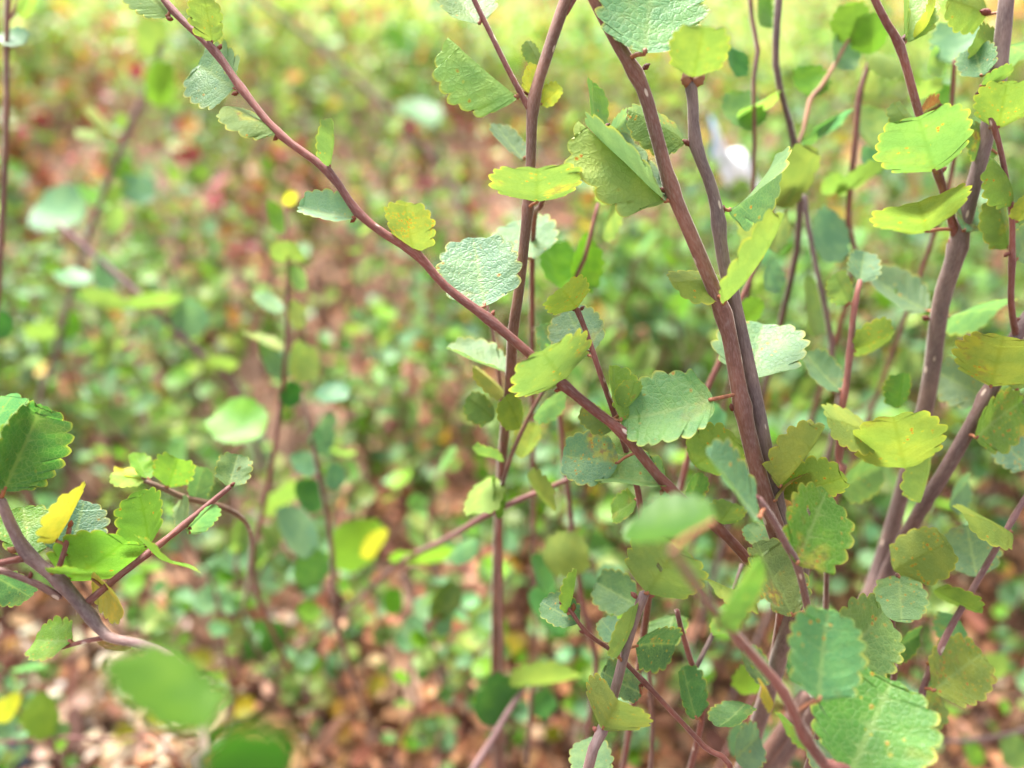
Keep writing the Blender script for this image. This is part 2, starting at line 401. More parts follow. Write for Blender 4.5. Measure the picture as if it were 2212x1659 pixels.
class Plant:
    """one birch shoot: an Empty at its foot, stems, leaves (> petiole) and buds as its parts"""
    def __init__(s, name, label, foot, cat='birch shoot', group=None):
        s.root = thing(name, foot, label, cat, group); s.Mr = Matrix.Translation(foot); s.C = []; s.R = []
    def stem(s, pts, bark='brown', name='stem', ground=None, sides=12, bulge=(), seed=1, far=False, thin=.83):
        """pts: (x, y, depth, width in picture units) from the tip down"""
        P = [(*at(x, y, dep(d)), w * thin * mpp(dep(d)) / 2) for x, y, d, w in pts]
        if ground is not None:
            p = Vector(P[-1][:3]); r0 = P[-1][3]
            P += [(*q, r0 * k) for q, k in zip(to_ground(p, *ground), (1.05, 1.12, 1.2))]
        S = spline(P, 0.0032 if not far else 0.008)
        C, R = S[:, :3], np.maximum(S[:, 3], 2e-4)
        R0 = R.copy()
        for bx, by in bulge:
            q = s.near(bx, by, C); R = np.maximum(R, R0 * (1 + .24 * np.exp(-(np.linalg.norm(C - C[q], axis=1) / .0022) ** 2)))
        s.C.append(C); s.R.append(R)
        me = tube(name, C - np.array(s.Mr.translation), R, M_BARK_FAR if far else M_BARK, sides, 0.02 if not far else 0.0, seed)
        o = link(name, me, s.root, color=BARK[bark] if isinstance(bark, str) else bark)
        return o
    def near(s, x, y, C):
        rel = C - np.array(EYE); d = rel @ np.array(FWD); px = rel @ np.array(RIGHT) / d; py = rel @ np.array(UP) / d
        k = TANH / 1106; e = np.hypot(px - (x - 1106) * k, py - (829.5 - y) * k); e[d < .02] = 9
        return int(np.argmin(e))
    def leaf(s, bx, by, tx, ty, Wp, tint='g', face='u', S=None, tilt=None, d=None, fold=12, curl=.25, spot=.12, nt=5, far=False, roll=1, hole=0.0, col=None, pet=True, stem=None, asp=None):
        best = None
        for q, C in enumerate(s.C):
            if stem is not None and q != stem: continue
            i = s.near(bx, by, C); rel = Vector(C[i]) - EYE; dd = rel.dot(FWD)
            k = TANH / 1106; e = math.hypot(rel.dot(RIGHT) / dd / k - (bx - 1106), rel.dot(UP) / dd / k - (829.5 - by))
            if best is None or e < best[0]: best = (e, dd, Vector(C[i]), s.R[q][i])
        if not hole and not far and random.Random(int(bx * 3 + by)).random() < .13: hole = .045
        _, sdep, sp, srad = best
        d = sdep if d is None else dep(d)
        u = mpp(d); B = at(bx, by, d)
        l = math.hypot(tx - bx, ty - by); S = S or max(l, .92 * Wp)
        dz = math.sqrt(max(S * S - l * l, 0))
        if tilt is None: tilt = -1 if face == 'd' else 1
        T = at(tx, ty, d + dz * tilt * u)
        a = (T - B); L = a.length; a.normalize()
        w = a.cross((B + T) / 2 - EYE)
        w = RIGHT.copy() if w.length < 1e-4 else w.normalized()
        hw = (asp or max(.46, min(.58, Wp / S / 2)))
        ang = math.acos(min(1, Wp / (2 * hw * S))) * roll
        v = a.cross(w); w = (w * math.cos(ang) + v * math.sin(ang)).normalized()
        n = w.cross(a)
        toc = (EYE - (B + T) / 2).normalized()
        if (n.dot(toc) > 0) != (face == 'u'): w = -w; n = -n
        seed = int(bx * 13 + by * 7 + tx)
        Ml = rotcols(w, a, n, B, L)
        me = leaf_mesh('leaf', seed, nt if nt < 6 else nt - 1, hw * random.Random(seed + 3).uniform(.86, .95), math.radians(fold) * random.Random(seed + 4).uniform(.7, 1.4), curl, amp=random.Random(seed + 5).uniform(.068, .104), base=random.Random(seed + 6).uniform(.80, 1.02), mat=M_LEAF_FAR if far else M_LEAF,
                       **(dict(res=5, cols=(0, .5, .85, 1.0)) if far else {}), hole=hole)
        c = col or TINT[tint]; j = random.Random(seed); c = [q * (1.22 if tint in 'TDo' else 1.0) for q in c]; jj = [x * j.uniform(.9, 1.12) for x in c]
        o = link('leaf', me, s.root, Ml, s.Mr, (*jj, spot))
        if pet:
            gap = (B - sp).length
            mid = (sp + B) / 2 + a * min(.001, gap * .1)
            if gap < .02:
                r_ = min(max(.00038, L * .022), .0009)
                me = tube('petiole', spline([sp, mid, B, B + a * L * .04], .0012), np.full(len(spline([sp, mid, B, B + a * L * .04], .0012)), r_), M_PET, 7)
                q = link('petiole', me, o, Matrix.Identity(4), Ml, (.26, .10, .05))
        return o
    def bud(s, x, y, dx, dy, size=16, col=(.20, .045, .025), dz=0.0, d=None):
        best = None
        for q, C in enumerate(s.C):
            i = s.near(x, y, C); rel = Vector(C[i]) - EYE; dd = rel.dot(FWD); k = TANH / 1106
            e = math.hypot(rel.dot(RIGHT) / dd / k - (x - 1106), rel.dot(UP) / dd / k - (829.5 - y))
            if best is None or e < best[0]: best = (e, dd)
        d = dep(d) if d else best[1]; p = at(x, y, d)
        a = (RIGHT * dx - UP * dy - FWD * dz).normalized(); w = a.cross(FWD)
        w = RIGHT if w.length < 1e-3 else w.normalized(); n = w.cross(a)
        link('bud', BUDS[int(x + y) % 3], s.root, rotcols(w, a, n, p, size * .9 * mpp(d)), s.Mr, (col[0] * .62, col[1] * .62, col[2] * .62))

# ------------------------------------------------------------------ ground
def ground():
    def axis(a, b, n, c, k):
        t = np.linspace(-1, 1, n); return c + np.sign(t) * np.abs(t) ** k * (b - a) / 2
    xs = axis(-60, 60, 121, 0, 4.0); ys = axis(-60, 60, 121, 0.8, 4.0)
    X, Y = np.meshgrid(xs, ys); r = np.random.default_rng(3)
    Z = np.zeros_like(X); near = np.exp(-((X / 6) ** 2 + ((Y - 1) / 6) ** 2))
    for _ in range(14):
        k = r.normal(0, 12, 2); Z += .0035 * np.sin(k[0] * X + k[1] * Y + r.uniform(0, 6)) * near
    n = 121; i, j = np.meshgrid(np.arange(n - 1), np.arange(n - 1), indexing='ij')
    F = np.stack([i * n + j, i * n + j + 1, (i + 1) * n + j + 1, (i + 1) * n + j], -1).reshape(-1, 4)
    o = link('ground', mesh_from('ground', np.stack([X.ravel(), Y.ravel(), Z.ravel() - .004], 1), F, M_SOIL)); o['kind'] = 'structure'
ground()

# ------------------------------------------------------------------ the shoots in and near focus
def foot_under(x, y, d, dx=0.0, dy=0.02):
    p = at(x, y, dep(d)); return Vector((p.x + dx, p.y + dy, 0))

# long diagonal branch
A = Plant('birch_branch', 'long reddish branch slanting from upper left to lower right across the sharp middle', foot_under(1700, 1330, .215, .03, .03), 'birch branch')
pa = [(330, -45, .200, 18), (355, 0, .198, 18), (395, 45, .197, 19), (465, 112, .195, 21), (522, 192, .193, 21), (602, 288, .191, 21), (708, 370, .190, 22), (772, 458, .190, 22),
      (835, 508, .190, 23), (903, 552, .190, 23), (962, 618, .190, 24), (1056, 690, .190, 26), (1148, 768, .190, 26), (1218, 832, .190, 27), (1292, 893, .190, 27),
      (1345, 935, .190, 28), (1440, 1048, .191, 27), (1548, 1138, .194, 27), (1620, 1215, .199, 28), (1690, 1310, .212, 29)]
A.stem(pa, 'red', thin=.81, ground=(.03, .03), bulge=[(372, 38), (465, 112), (520, 196), (602, 288), (708, 368), (772, 462), (903, 552), (1056, 690), (1218, 832), (1345, 935), (1440, 1048), (1548, 1138)], seed=2)
A.leaf(362, 36, 284, -28, 66, 'y', 'd', S=100)
A.leaf(458, 92, 438, -14, 80, 'p', 'd', S=112, col=(.22, .32, .045))
A.leaf(508, 192, 428, 140, 118, 't', 'u', S=112, d=.1945, curl=.15, nt=6)
A.leaf(602, 286, 484, 230, 56, 'y', 'd', S=128, spot=.5, nt=6)
A.leaf(712, 360, 716, 256, 44, 'y', 'd', S=108, fold=30, curl=.5)
A.leaf(766, 470, 646, 446, 82, 'p', 'u', S=122, col=(.20, .36, .20), fold=25)
A.leaf(894, 547, 874, 436, 118, 'Y', 'd', S=140, col=(.22, .26, .04), spot=2.6, roll=-1, nt=6)
A.leaf(1047, 662, 1022, 514, 172, 't', 'u', S=168, nt=6, fold=6, curl=.1, spot=.25, d=.1915)
A.leaf(1217, 824, 1172, 758, 188, 'y', 'd', S=172, spot=.4, nt=6, fold=8)
A.leaf(1342, 908, 1324, 790, 66, 'y', 'u', S=124, fold=34, spot=.45, col=(.20, .30, .03), nt=6)
A.leaf(1346, 895, 1372, 822, 58, 'o', 'd', S=82, spot=.5, d=.194)
A.leaf(1325, 925, 1258, 878, 52, 'y', 'd', S=80, spot=.3, d=.195)
A.leaf(1440, 1052, 1288, 1036, 78, 't', 'u', S=158, fold=22, curl=-.5, nt=6, col=(.16, .32, .12))
A.leaf(1335, 1000, 1216, 984, 116, 'T', 'u', S=128, spot=.95, nt=6, d=.196)
A.leaf(1549, 1134, 1584, 1088, 72, 'y', 'd', S=86, spot=.2)
A.leaf(1488, 1092, 1512, 1022, 46, 'g', 'u', S=72, spot=.7, d=.202)
for b in ((374, 42, -1, -.2), (470, 108, .6, -.8), (515, 200, -1, .3), (601, 293, -.7, .7), (712, 366, .6, .8), (768, 470, -.8, .8), (900, 546, .8, -.9), (1062, 684, .4, -1), (1212, 840, -1, .3), (1350, 928, .8, -.4), (1432, 1056, -.4, 1)):
    A.bud(*b, size=18, col=(.30, .07, .03))

# central upright stem
Bp = Plant('birch_shoot', 'brown upright shoot behind the slanting branch with a thin twig forking up left', foot_under(1070, 1450, .36))
pb = [(1245, -50, .205, 34), (1222, 0, .205, 33), (1178, 130, .205, 31), (1152, 225, .205, 30), (1146, 370, .206, 26), (1140, 450, .207, 27), (1122, 620, .210, 27), (1108, 720, .214, 28), (1100, 850, .232, 27), (1084, 1000, .262, 25), (1074, 1200, .31, 24), (1070, 1450, .36, 24)]
Bp.stem(pb, 'brown', ground=(0, .02), bulge=[(1150, 232), (1143, 445)], seed=3)
Bp.stem([(1012, -28, .204, 13), (1030, 12, .204, 14), (1068, 90, .204, 14), (1105, 165, .204, 15), (1138, 226, .205, 17), (1150, 245, .205, 18)], 'red', 'twig', seed=4)
Bp.stem([(1262, -40, .205, 12), (1240, 0, .205, 12), (1222, 30, .205, 13)], 'red', 'twig', seed=5)
Bp.leaf(1036, 52, 978, -26, 84, 'g', 'u', S=112, col=(.13, .22, .07), stem=1)
Bp.leaf(1118, 212, 966, 84, 92, 'B', 'd', S=200, fold=34, curl=.1, col=(.27, .43, .12), nt=7, asp=.5)
Bp.leaf(1160, 437, 1160, 364, 205, 'y', 'd', S=172, spot=.45, nt=6, fold=8, d=.200, col=(.14, .225, .05))
Bp.leaf(1142, 205, 1160, 142, 34, 'Y', 'd', S=66, spot=.6, d=.208, col=(.40, .33, .03))
Bp.leaf(1168, 225, 1212, 188, 44, 'Y', 'd', S=58, spot=.7, d=.210, col=(.30, .30, .03))
Bp.leaf(1165, 140, 1138, 88, 36, 'y', 'd', S=60, d=.215)
Bp.leaf(1132, 345, 1072, 268, 44, 't', 'u', S=100, d=.226, col=(.12, .21, .09))
Bp.leaf(1148, 560, 1120, 478, 130, 'p', 'u', S=120, d=.235, col=(.15, .27, .13))
Bp.bud(1143, 228, -.1, -1, 20); Bp.bud(1150, 440, .5, -.8, 14)

# the pair of stems pressed together, right of the middle
Cp = Plant('birch_shoot', 'thick forked shoot, brown and grey stems pressed side by side right of the middle', foot_under(1720, 1300, .205))
pc = [(1262, -55, .178, 33), (1285, 0, .179, 34), (1338, 100, .181, 35), (1388, 190, .183, 36), (1420, 300, .185, 36), (1450, 405, .187, 37), (1498, 520, .188, 37), (1548, 640, .189, 39), (1574, 720, .190, 41), (1598, 850, .191, 42), (1622, 960, .192, 43), (1658, 1090, .195, 46), (1700, 1210, .20, 54)]
pd = [(1492, 180, .190, 20), (1493, 192, .190, 28), (1497, 225, .190, 29), (1502, 310, .191, 30), (1530, 385, .192, 31), (1548, 450, .193, 33), (1562, 560, .194, 34), (1588, 660, .194, 35), (1615, 780, .194, 36), (1640, 900, .195, 37), (1664, 1020, .197, 38), (1698, 1170, .201, 42), (1722, 1280, .206, 46)]
Cp.stem(pc, (.190, .082, .058), 'branch', thin=.81, seed=6, sides=16, bulge=[(1392, 140), (1445, 415), (1562, 660), (1590, 885)])
Cp.stem(pd, 'grey', 'stem', ground=(.0, .02), seed=7, sides=16, bulge=[(1488, 182), (1500, 315), (1556, 470), (1583, 640), (1690, 1050)])
Cp.leaf(1392, 116, 1418, -90, 196, 't', 'u', S=216, d=.172, stem=0, nt=7, col=(.15, .32, .16), fold=5)
Cp.leaf(1437, 434, 1250, 262, 66, 'y', 'd', S=252, fold=24, curl=.1, col=(.30, .44, .13), nt=6, stem=0, asp=.46)
Cp.leaf(1436, 432, 1268, 272, 30, 't', 'u', S=240, d=.184, fold=20, curl=.1, nt=6, stem=0, pet=False, spot=0)
Cp.leaf(1498, 166, 1520, 58, 150, 'y', 'd', S=138, nt=6, d=.150, stem=1, col=(.20, .29, .035))
Cp.leaf(1574, 455, 1674, 336, 40, 't', 'u', S=160, fold=35, curl=-.6, stem=1, col=(.13, .22, .10))
Cp.leaf(1562, 656, 1694, 462, 50, 'y', 'd', S=245, d=.176, stem=0, col=(.20, .29, .06), curl=.5)
Cp.leaf(1574, 604, 1450, 612, 66, 'y', 'd', S=132, d=.1965, stem=1, col=(.17, .24, .03))
Cp.leaf(1480, 306, 1358, 238, 76, 'y', 'd', S=142, d=.197, stem=1, spot=.3)
Cp.leaf(1625, 820, 1648, 700, 186, 't', 'u', S=165, d=.201, stem=1, col=(.16, .33, .16), nt=6, spot=.2)
Cp.leaf(1540, 862, 1345, 905, 152, 'B', 'u', S=205, d=.183, stem=0, nt=7, curl=.35, fold=10, col=(.15, .32, .09), spot=.2)
Cp.leaf(1684, 1052, 1782, 922, 22, 'y', 'd', S=170, stem=1, d=.191, col=(.25, .33, .06), fold=40)
Cp.leaf(1684, 1068, 1826, 1030, 102, 'o', 'd', S=162, stem=1, d=.203, nt=7, spot=.4, col=(.14, .20, .025))
Cp.leaf(1672, 1082, 1742, 1036, 24, 'O', 'u', S=105, stem=1, d=.192, col=(.24, .16, .05), curl=1.0)
Cp.leaf(1500, 1004, 1590, 944, 112, 'y', 'd', S=128, stem=0, d=.205, pet=False, col=(.18, .25, .04), spot=.3)
Cp.bud(1388, 150, .9, -.7, 24); Cp.bud(1442, 415, -.9, -.5, 22); Cp.bud(1556, 464, .4, -1, 26); Cp.bud(1492, 315, -.8, -.7, 24)
Cp.bud(1582, 888, -.2, -1, 20); Cp.bud(1580, 645, .1, -1, 22); Cp.bud(1498, 188, .55, -.8, 46, (.46, .20, .11), dz=.5); Cp.bud(1488, 190, -.5, -.9, 40, (.46, .19, .10), dz=.5); Cp.bud(1494, 184, .05, -1, 40, (.40, .14, .09), dz=.2)

# leafy twig with a dry bud cluster behind the brown stem
Dp = Plant('birch_twig', 'slender twig ending in a dry bud cluster and a shining white leaf', foot_under(1180, 460, .23, 0, .06), 'birch twig')
Dp.stem([(1312, 268, .196, 8), (1296, 300, .197, 9), (1278, 332, .199, 11), (1240, 362, .203, 12), (1200, 392, .208, 13), (1170, 440, .218, 14), (1150, 560, .25, 15)], 'red', 'stem', ground=(.01, .08), seed=8)
Dp.leaf(1292, 290, 1280, 178, 40, 'B', 'u', S=115, col=(.13, .27, .05))
Dp.leaf(1302, 322, 1352, 256, 62, 'p', 'u', S=95, col=(.22, .32, .20), fold=30, tilt=1)
Dp.leaf(1228, 372, 1262, 348, 30, 'p', 'u', S=60, col=(.20, .32, .20), d=.21)
for b in ((1306, 275, 1, -.7), (1302, 280, -.6, -.8), (1312, 278, .9, .2), (1276, 335, .2, 1)): Dp.bud(*b, size=17, col=(.11, .03, .02))

# twig with the little tilted leaf, passing behind the branch
Op = Plant('birch_twig', 'short dark red twig topped by a small tilted leaf, rising behind the slanting branch', foot_under(1385, 1290, .225), 'birch twig')
Op.stem([(1246, 668, .196, 14), (1268, 722, .196, 14), (1296, 806, .197, 15), (1322, 880, .199, 15), (1350, 965, .202, 16), (1378, 1060, .205, 16), (1392, 1180, .212, 17), (1400, 1300, .222, 18)], 'red', ground=(.0, .02), bulge=[(1248, 672)], seed=9)
Op.leaf(1247, 667, 1212, 622, 112, 'o', 'd', S=112, spot=.6, col=(.20, .25, .03))
Op.leaf(1272, 768, 1226, 670, 118, 'T', 'u', S=118, spot=.3, d=.203, nt=6)
Op.leaf(1206, 770, 1172, 700, 62, 't', 'u', S=78, d=.235, spot=.8, pet=False)
Op.leaf(1374, 1078, 1322, 1112, 56, 'B', 'u', S=80, d=.208, spot=.3)
Op.bud(1252, 670, .6, -.5, 16); Op.bud(1240, 672, -.4, -.8, 14); Op.bud(1276, 760, -1, -.1, 12)

# pale stem low in the middle
Mp_ = Plant('birch_shoot', 'pale mauve shoot at the lower middle with a notched two-lobed leaf partway up', foot_under(1270, 1659, .196, -.01, .02))
Mp_.stem([(1392, 1282, .194, 24), (1378, 1318, .194, 25), (1352, 1400, .194, 26), (1326, 1500, .194, 26), (1300, 1580, .194, 26), (1268, 1670, .195, 28)], 'pale', ground=(-.012, .02), bulge=[(1385, 1295), (1298, 1578)], seed=10)
Mp_.leaf(1398, 1282, 1462, 1184, 164, 'p', 'd', S=165, nt=6, col=(.19, .26, .07), spot=.1, d=.190)
Mp_.leaf(1304, 1570, 1336, 1512, 142, 'p', 'd', S=130, nt=5, fold=26, col=(.21, .28, .07), spot=.2, d=.191)
Mp_.leaf(1336, 1420, 1370, 1308, 32, 'y', 'd', S=122, d=.190)
Mp_.leaf(1290, 1690, 1268, 1596, 122, 't', 'u', S=122, d=.200, nt=6)
Mp_.leaf(1375, 1395, 1458, 1392, 78, 'T', 'u', S=105, d=.202, spot=.5, col=(.05, .12, .05))
Mp_.leaf(1372, 1305, 1288, 1258, 106, 't', 'u', S=112, d=.222, col=(.09, .20, .08), pet=False)
for b in ((1376, 1292, -.7, -.7), (1402, 1290, .7, -.5), (1292, 1584, -.6, -.8), (1308, 1578, .8, -.6)): Mp_.bud(*b, size=22, col=(.42, .13, .10))

# thin crossing twig with a round bud
Np = Plant('birch_twig', 'thin dark twig ending in a single round bud, crossing behind the pale mauve shoot', foot_under(1570, 1659, .205), 'birch twig')
Np.stem([(1216, 1302, .192, 8), (1236, 1324, .192, 9), (1268, 1368, .193, 11), (1330, 1412, .197, 12), (1392, 1474, .199, 13), (1452, 1538, .2, 13), (1520, 1612, .202, 14), (1580, 1690, .205, 15)], 'red', ground=(.01, .02), bulge=[(1236, 1324), (1270, 1366), (1400, 1482)], seed=11)
Np.leaf(1250, 1344, 1170, 1300, 78, 'T', 'u', S=98, nt=6, col=(.06, .16, .075))
Np.leaf(1226, 1326, 1246, 1230, 15, 'y', 'd', S=98, fold=30, col=(.16, .27, .03))
Np.leaf(1345, 1392, 1298, 1338, 64, 'T', 'u', S=80, d=.204)
Np.leaf(1386, 1498, 1300, 1450, 66, 'T', 'u', S=98, d=.208, col=(.05, .13, .05))
Np.bud(1222, 1312, -.7, -1, 26, (.22, .07, .06)); Np.bud(1238, 1320, .1, -1, 20, (.30, .09, .03)); Np.bud(1266, 1366, -1, -.2, 18, (.22, .06, .04)); Np.bud(1392, 1478, -1, .3, 16)

# stout forked stem at the right
Ep = Plant('birch_shoot', 'stout grey shoot at the upper right, a thinner red fork leaning into it', foot_under(1850, 1350, .285, 0, .03))
pe = [(2182, -50, .212, 37), (2174, 0, .212, 37), (2160, 130, .215, 40), (2134, 280, .218, 38), (2106, 390, .222, 36), (2082, 480, .227, 40), (2062, 560, .232, 44), (2032, 660, .240, 42), (2005, 850, .252, 40), (1955, 1040, .268, 38), (1905, 1210, .28, 40), (1850, 1350, .288, 42)]
Ep.stem(pe, (.17, .115, .105), ground=(-.02, .03), seed=12, sides=14, bulge=[(2070, 520), (2150, 170)])
Ep.stem([(1868, -50, .205, 18), (1890, 0, .205, 19), (1918, 55, .206, 20), (1944, 100, .207, 21), (1978, 220, .209, 21), (2000, 300, .212, 20), (2026, 375, .218, 20), (2046, 440, .223, 21), (2066, 520, .230, 24), (2062, 560, .233, 26)], 'red', 'branch', seed=13, bulge=[(1946, 105), (2024, 372)])
Ep.leaf(2018, 370, 1984, 252, 178, 'y', 'd', S=172, nt=7, col=(.155, .285, .075), d=.204, spot=.15)
Ep.leaf(2002, 500, 1984, 436, 166, 'o', 'd', S=162, nt=6, col=(.19, .26, .035), d=.224)
Ep.leaf(2084, 498, 2088, 436, 44, 't', 'u', S=70, d=.222, spot=.5, stem=0)
Ep.leaf(1956, 92, 1956, -20, 70, 'p', 'u', S=122, fold=35, col=(.26, .38, .07))
Ep.leaf(1974, 82, 2022, -8, 24, 'Y', 'd', S=105, col=(.45, .45, .05), curl=.9, pet=False, stem=1)
Ep.leaf(1976, 272, 2032, 222, 66, 'b', 'u', S=82, curl=1.4, fold=40, d=.214, spot=0, nt=6)
Ep.leaf(1966, 280, 1930, 222, 40, 'y', 'd', S=68, d=.218, stem=1)
Ep.leaf(2156, 276, 2176, 176, 136, 'o', 'd', S=132, nt=6, spot=.45, col=(.17, .22, .03), d=.206, stem=0)
Ep.leaf(2120, 164, 2104, 102, 70, 'D', 'u', S=74, d=.210, col=(.06, .17, .06), nt=6, stem=0)
Ep.leaf(2118, 186, 2190, 150, 38, 'g', 'd', S=84, d=.210, col=(.12, .22, .035), stem=0)
Ep.leaf(2158, 118, 2108, 76, 64, 'y', 'd', S=80, d=.220, stem=0, col=(.20, .30, .06))
Ep.leaf(2154, 332, 2092, 288, 62, 'g', 'd', S=86, d=.223, spot=.7, stem=0, col=(.10, .18, .03))
Ep.leaf(2132, 32, 2048, -2, 72, 'y', 'd', S=98, stem=0, d=.218, col=(.22, .30, .05))
Ep.leaf(2178, 100, 2222, 118, 60, 't', 'u', S=84, stem=0, d=.222, col=(.14, .22, .11))
Ep.leaf(2002, 672, 1882, 594, 78, 't', 'u', S=146, stem=0, d=.262, col=(.12, .21, .11))
Ep.leaf(2048, 684, 2160, 668, 46, 't', 'u', S=122, stem=0, d=.245, col=(.13, .24, .12))
Ep.leaf(1930, 1232, 2048, 1170, 136, 'o', 'd', S=146, stem=0, d=.222, spot=.75, nt=6, col=(.18, .22, .045), pet=False)
Ep.bud(1950, 92, .3, -1, 22, (.16, .05, .05)); Ep.bud(2030, 372, .9, -.7, 22, (.40, .13, .08)); Ep.bud(2124, 160, -.8, -.6, 24, (.20, .05, .04)); Ep.bud(2118, 196, -.4, .9, 26)
Ep.bud(2060, 530, -.6, -.6, 20, (.40, .11, .08)); Ep.bud(2140, 28, -1, -.2, 28, (.30, .07, .05)); Ep.bud(2008, 690, -.9, -.3, 22)

# twigs at the right edge
Hp = Plant('birch_shoot', 'grey-brown shoot leaning in from the right edge with a curled-leaf twig on it', foot_under(1960, 1120, .27, -.03, .05))
Hp.stem([(2260, 640, .225, 36), (2210, 700, .226, 36), (2172, 780, .226, 37), (2130, 860, .228, 37), (2086, 940, .232, 36), (2040, 1020, .24, 36), (1990, 1100, .25, 36), (1930, 1210, .265, 38), (1880, 1320, .28, 40)], (.14, .085, .08), ground=(-.03, .04), seed=15, bulge=[(2135, 850)])
Hp.leaf(2140, 836, 2168, 726, 158, 'o', 'd', S=150, d=.213, nt=7, spot=.6, col=(.20, .24, .03))
Hp.leaf(2108, 946, 2206, 868, 88, 'B', 'u', S=130, d=.222, spot=1.0, col=(.14, .24, .025))
Hp.leaf(2130, 858, 2020, 800, 124, 'p', 'u', S=138, d=.25, spot=.5, col=(.18, .27, .12))
Hp.leaf(2230, 1010, 2160, 950, 90, 'T', 'u', S=105, d=.232, spot=.5, pet=False)
Hp.leaf(2196, 842, 2232, 770, 70, 'y', 'd', S=90, d=.22)
Hp.leaf(2050, 1090, 2092, 1040, 40, 'T', 'u', S=80, d=.27)
Hp.stem([(2140, 255, .205, 12), (2158, 310, .206, 14), (2174, 390, .208, 14), (2186, 470, .210, 14), (2186, 570, .213, 15), (2184, 650, .217, 16), (2190, 700, .222, 17), (2196, 730, .226, 18)], 'red', 'twig', seed=14, bulge=[(2150, 290), (2186, 560)])
Hp.leaf(2188, 440, 2140, 344, 36, 'g', 'd', S=116, curl=.8, fold=30, col=(.16, .26, .035), spot=.3)
Hp.leaf(2178, 536, 2148, 424, 56, 'o', 'd', S=120, d=.222, spot=.6, col=(.13, .18, .03))
Hp.leaf(2196, 480, 2232, 420, 50, 'Y', 'd', S=80, col=(.36, .38, .04))
Hp.leaf(2196, 560, 2240, 500, 60, 'p', 'u', S=80, col=(.20, .32, .15))
Hp.bud(2180, 545, -.6, .5, 18); Hp.bud(2190, 694, .8, -.4, 18)
Jp = Plant('birch_shoot', 'slim reddish shoot with small leaves between the forked shoot and the stout grey one', foot_under(1815, 1000, .27, 0, .04))
Jp.stem([(1858, 606, .238, 13), (1846, 660, .238, 15), (1838, 740, .239, 16), (1828, 830, .241, 17), (1816, 900, .244, 18), (1812, 1000, .25, 18), (1806, 1060, .255, 18)], (.24, .085, .07), ground=(-.01, .04), seed=16, bulge=[(1838, 660), (1832, 757), (1814, 850), (1812, 970)])
Jp.leaf(1816, 844, 1742, 764, 66, 't', 'u', S=112, col=(.11, .23, .09))
Jp.leaf(1834, 655, 1804, 592, 52, 'y', 'd', S=74, col=(.20, .32, .08))
Jp.leaf(1858, 608, 1868, 544, 62, 't', 'u', S=72, col=(.14, .25, .14), spot=.4)
Jp.leaf(1838, 756, 1932, 716, 52, 'y', 'd', S=100, spot=.5, col=(.19, .24, .025))
Jp.leaf(1815, 1056, 1906, 1008, 72, 'p', 'u', S=108, col=(.18, .30, .10), spot=.4)
Jp.leaf(1940, 882, 1950, 806, 52, 'B', 'd', S=80, d=.236, col=(.06, .19, .015), pet=False)
Jp.leaf(1893, 942, 1786, 902, 70, 'o', 'd', S=120, d=.218, pet=False, col=(.19, .25, .03), spot=.3, nt=6)
Jp.leaf(1955, 1012, 1930, 900, 158, 'o', 'd', S=152, d=.216, pet=False, col=(.22, .26, .035), spot=.4, nt=6)
Jp.leaf(1988, 1086, 2006, 982, 60, 'y', 'd', S=112, d=.222, pet=False, col=(.20, .27, .06), fold=20)
for b in ((1834, 660, -.9, -.3), (1838, 758, 1, .1), (1806, 848, -1, -.3), (1820, 968, .9, -.3)): Jp.bud(*b, size=15, col=(.36, .10, .06))
Ip = Plant('birch_twig', 'thin purple twig slanting up to the right edge, bearing a yellow-mottled leaf', foot_under(1980, 1520, .245, -.02, .02), 'birch twig')
Ip.stem([(2250, 1020, .215, 13), (2206, 1090, .216, 14), (2160, 1170, .218, 15), (2096, 1282, .222, 16), (2046, 1370, .226, 17), (2000, 1470, .23, 17), (1962, 1560, .236, 18)], (.20, .10, .10), ground=(-.02, .03), seed=17, bulge=[(2190, 1120), (2010, 1440)])
Ip.leaf(2110, 1246, 2088, 1134, 116, 'T', 'u', S=122, d=.232, spot=.3, pet=False, col=(.09, .19, .09))
Ip.leaf(2016, 1492, 2122, 1412, 124, 'o', 'u', S=138, spot=1.0, col=(.16, .22, .03), d=.222, nt=7)
Ip.leaf(2018, 1274, 2122, 1322, 46, 'y', 'd', S=122, d=.224, pet=False, col=(.14, .22, .03))
Ip.leaf(1972, 1562, 2032, 1508, 66, 'y', 'u', S=88, spot=.9, col=(.17, .25, .05))
Ip.leaf(2186, 1150, 2080, 1110, 50, 'o', 'd', S=116, d=.216, col=(.15, .20, .02))
Ip.leaf(2066, 1330, 2048, 1396, 60, 'T', 'u', S=80, d=.236, spot=.3)
Ip.bud(2012, 1436, -.9, -.4, 16, (.45, .17, .05))
I2 = Plant('birch_twig', 'short twig behind the lower right leaves bearing a pale triangular drooping leaf', foot_under(1940, 1420, .24, 0, .02), 'birch twig')
I2.stem([(1938, 1240, .212, 10), (1930, 1300, .218, 12), (1925, 1400, .228, 14), (1920, 1500, .24, 15)], 'brown', ground=(0, .02), seed=18)
I2.leaf(1942, 1244, 1948, 1344, 112, 'p', 'u', S=112, col=(.14, .24, .10), tilt=-1, spot=.2)
I2.leaf(1930, 1410, 1985, 1370, 40, 'D', 'u', S=80)

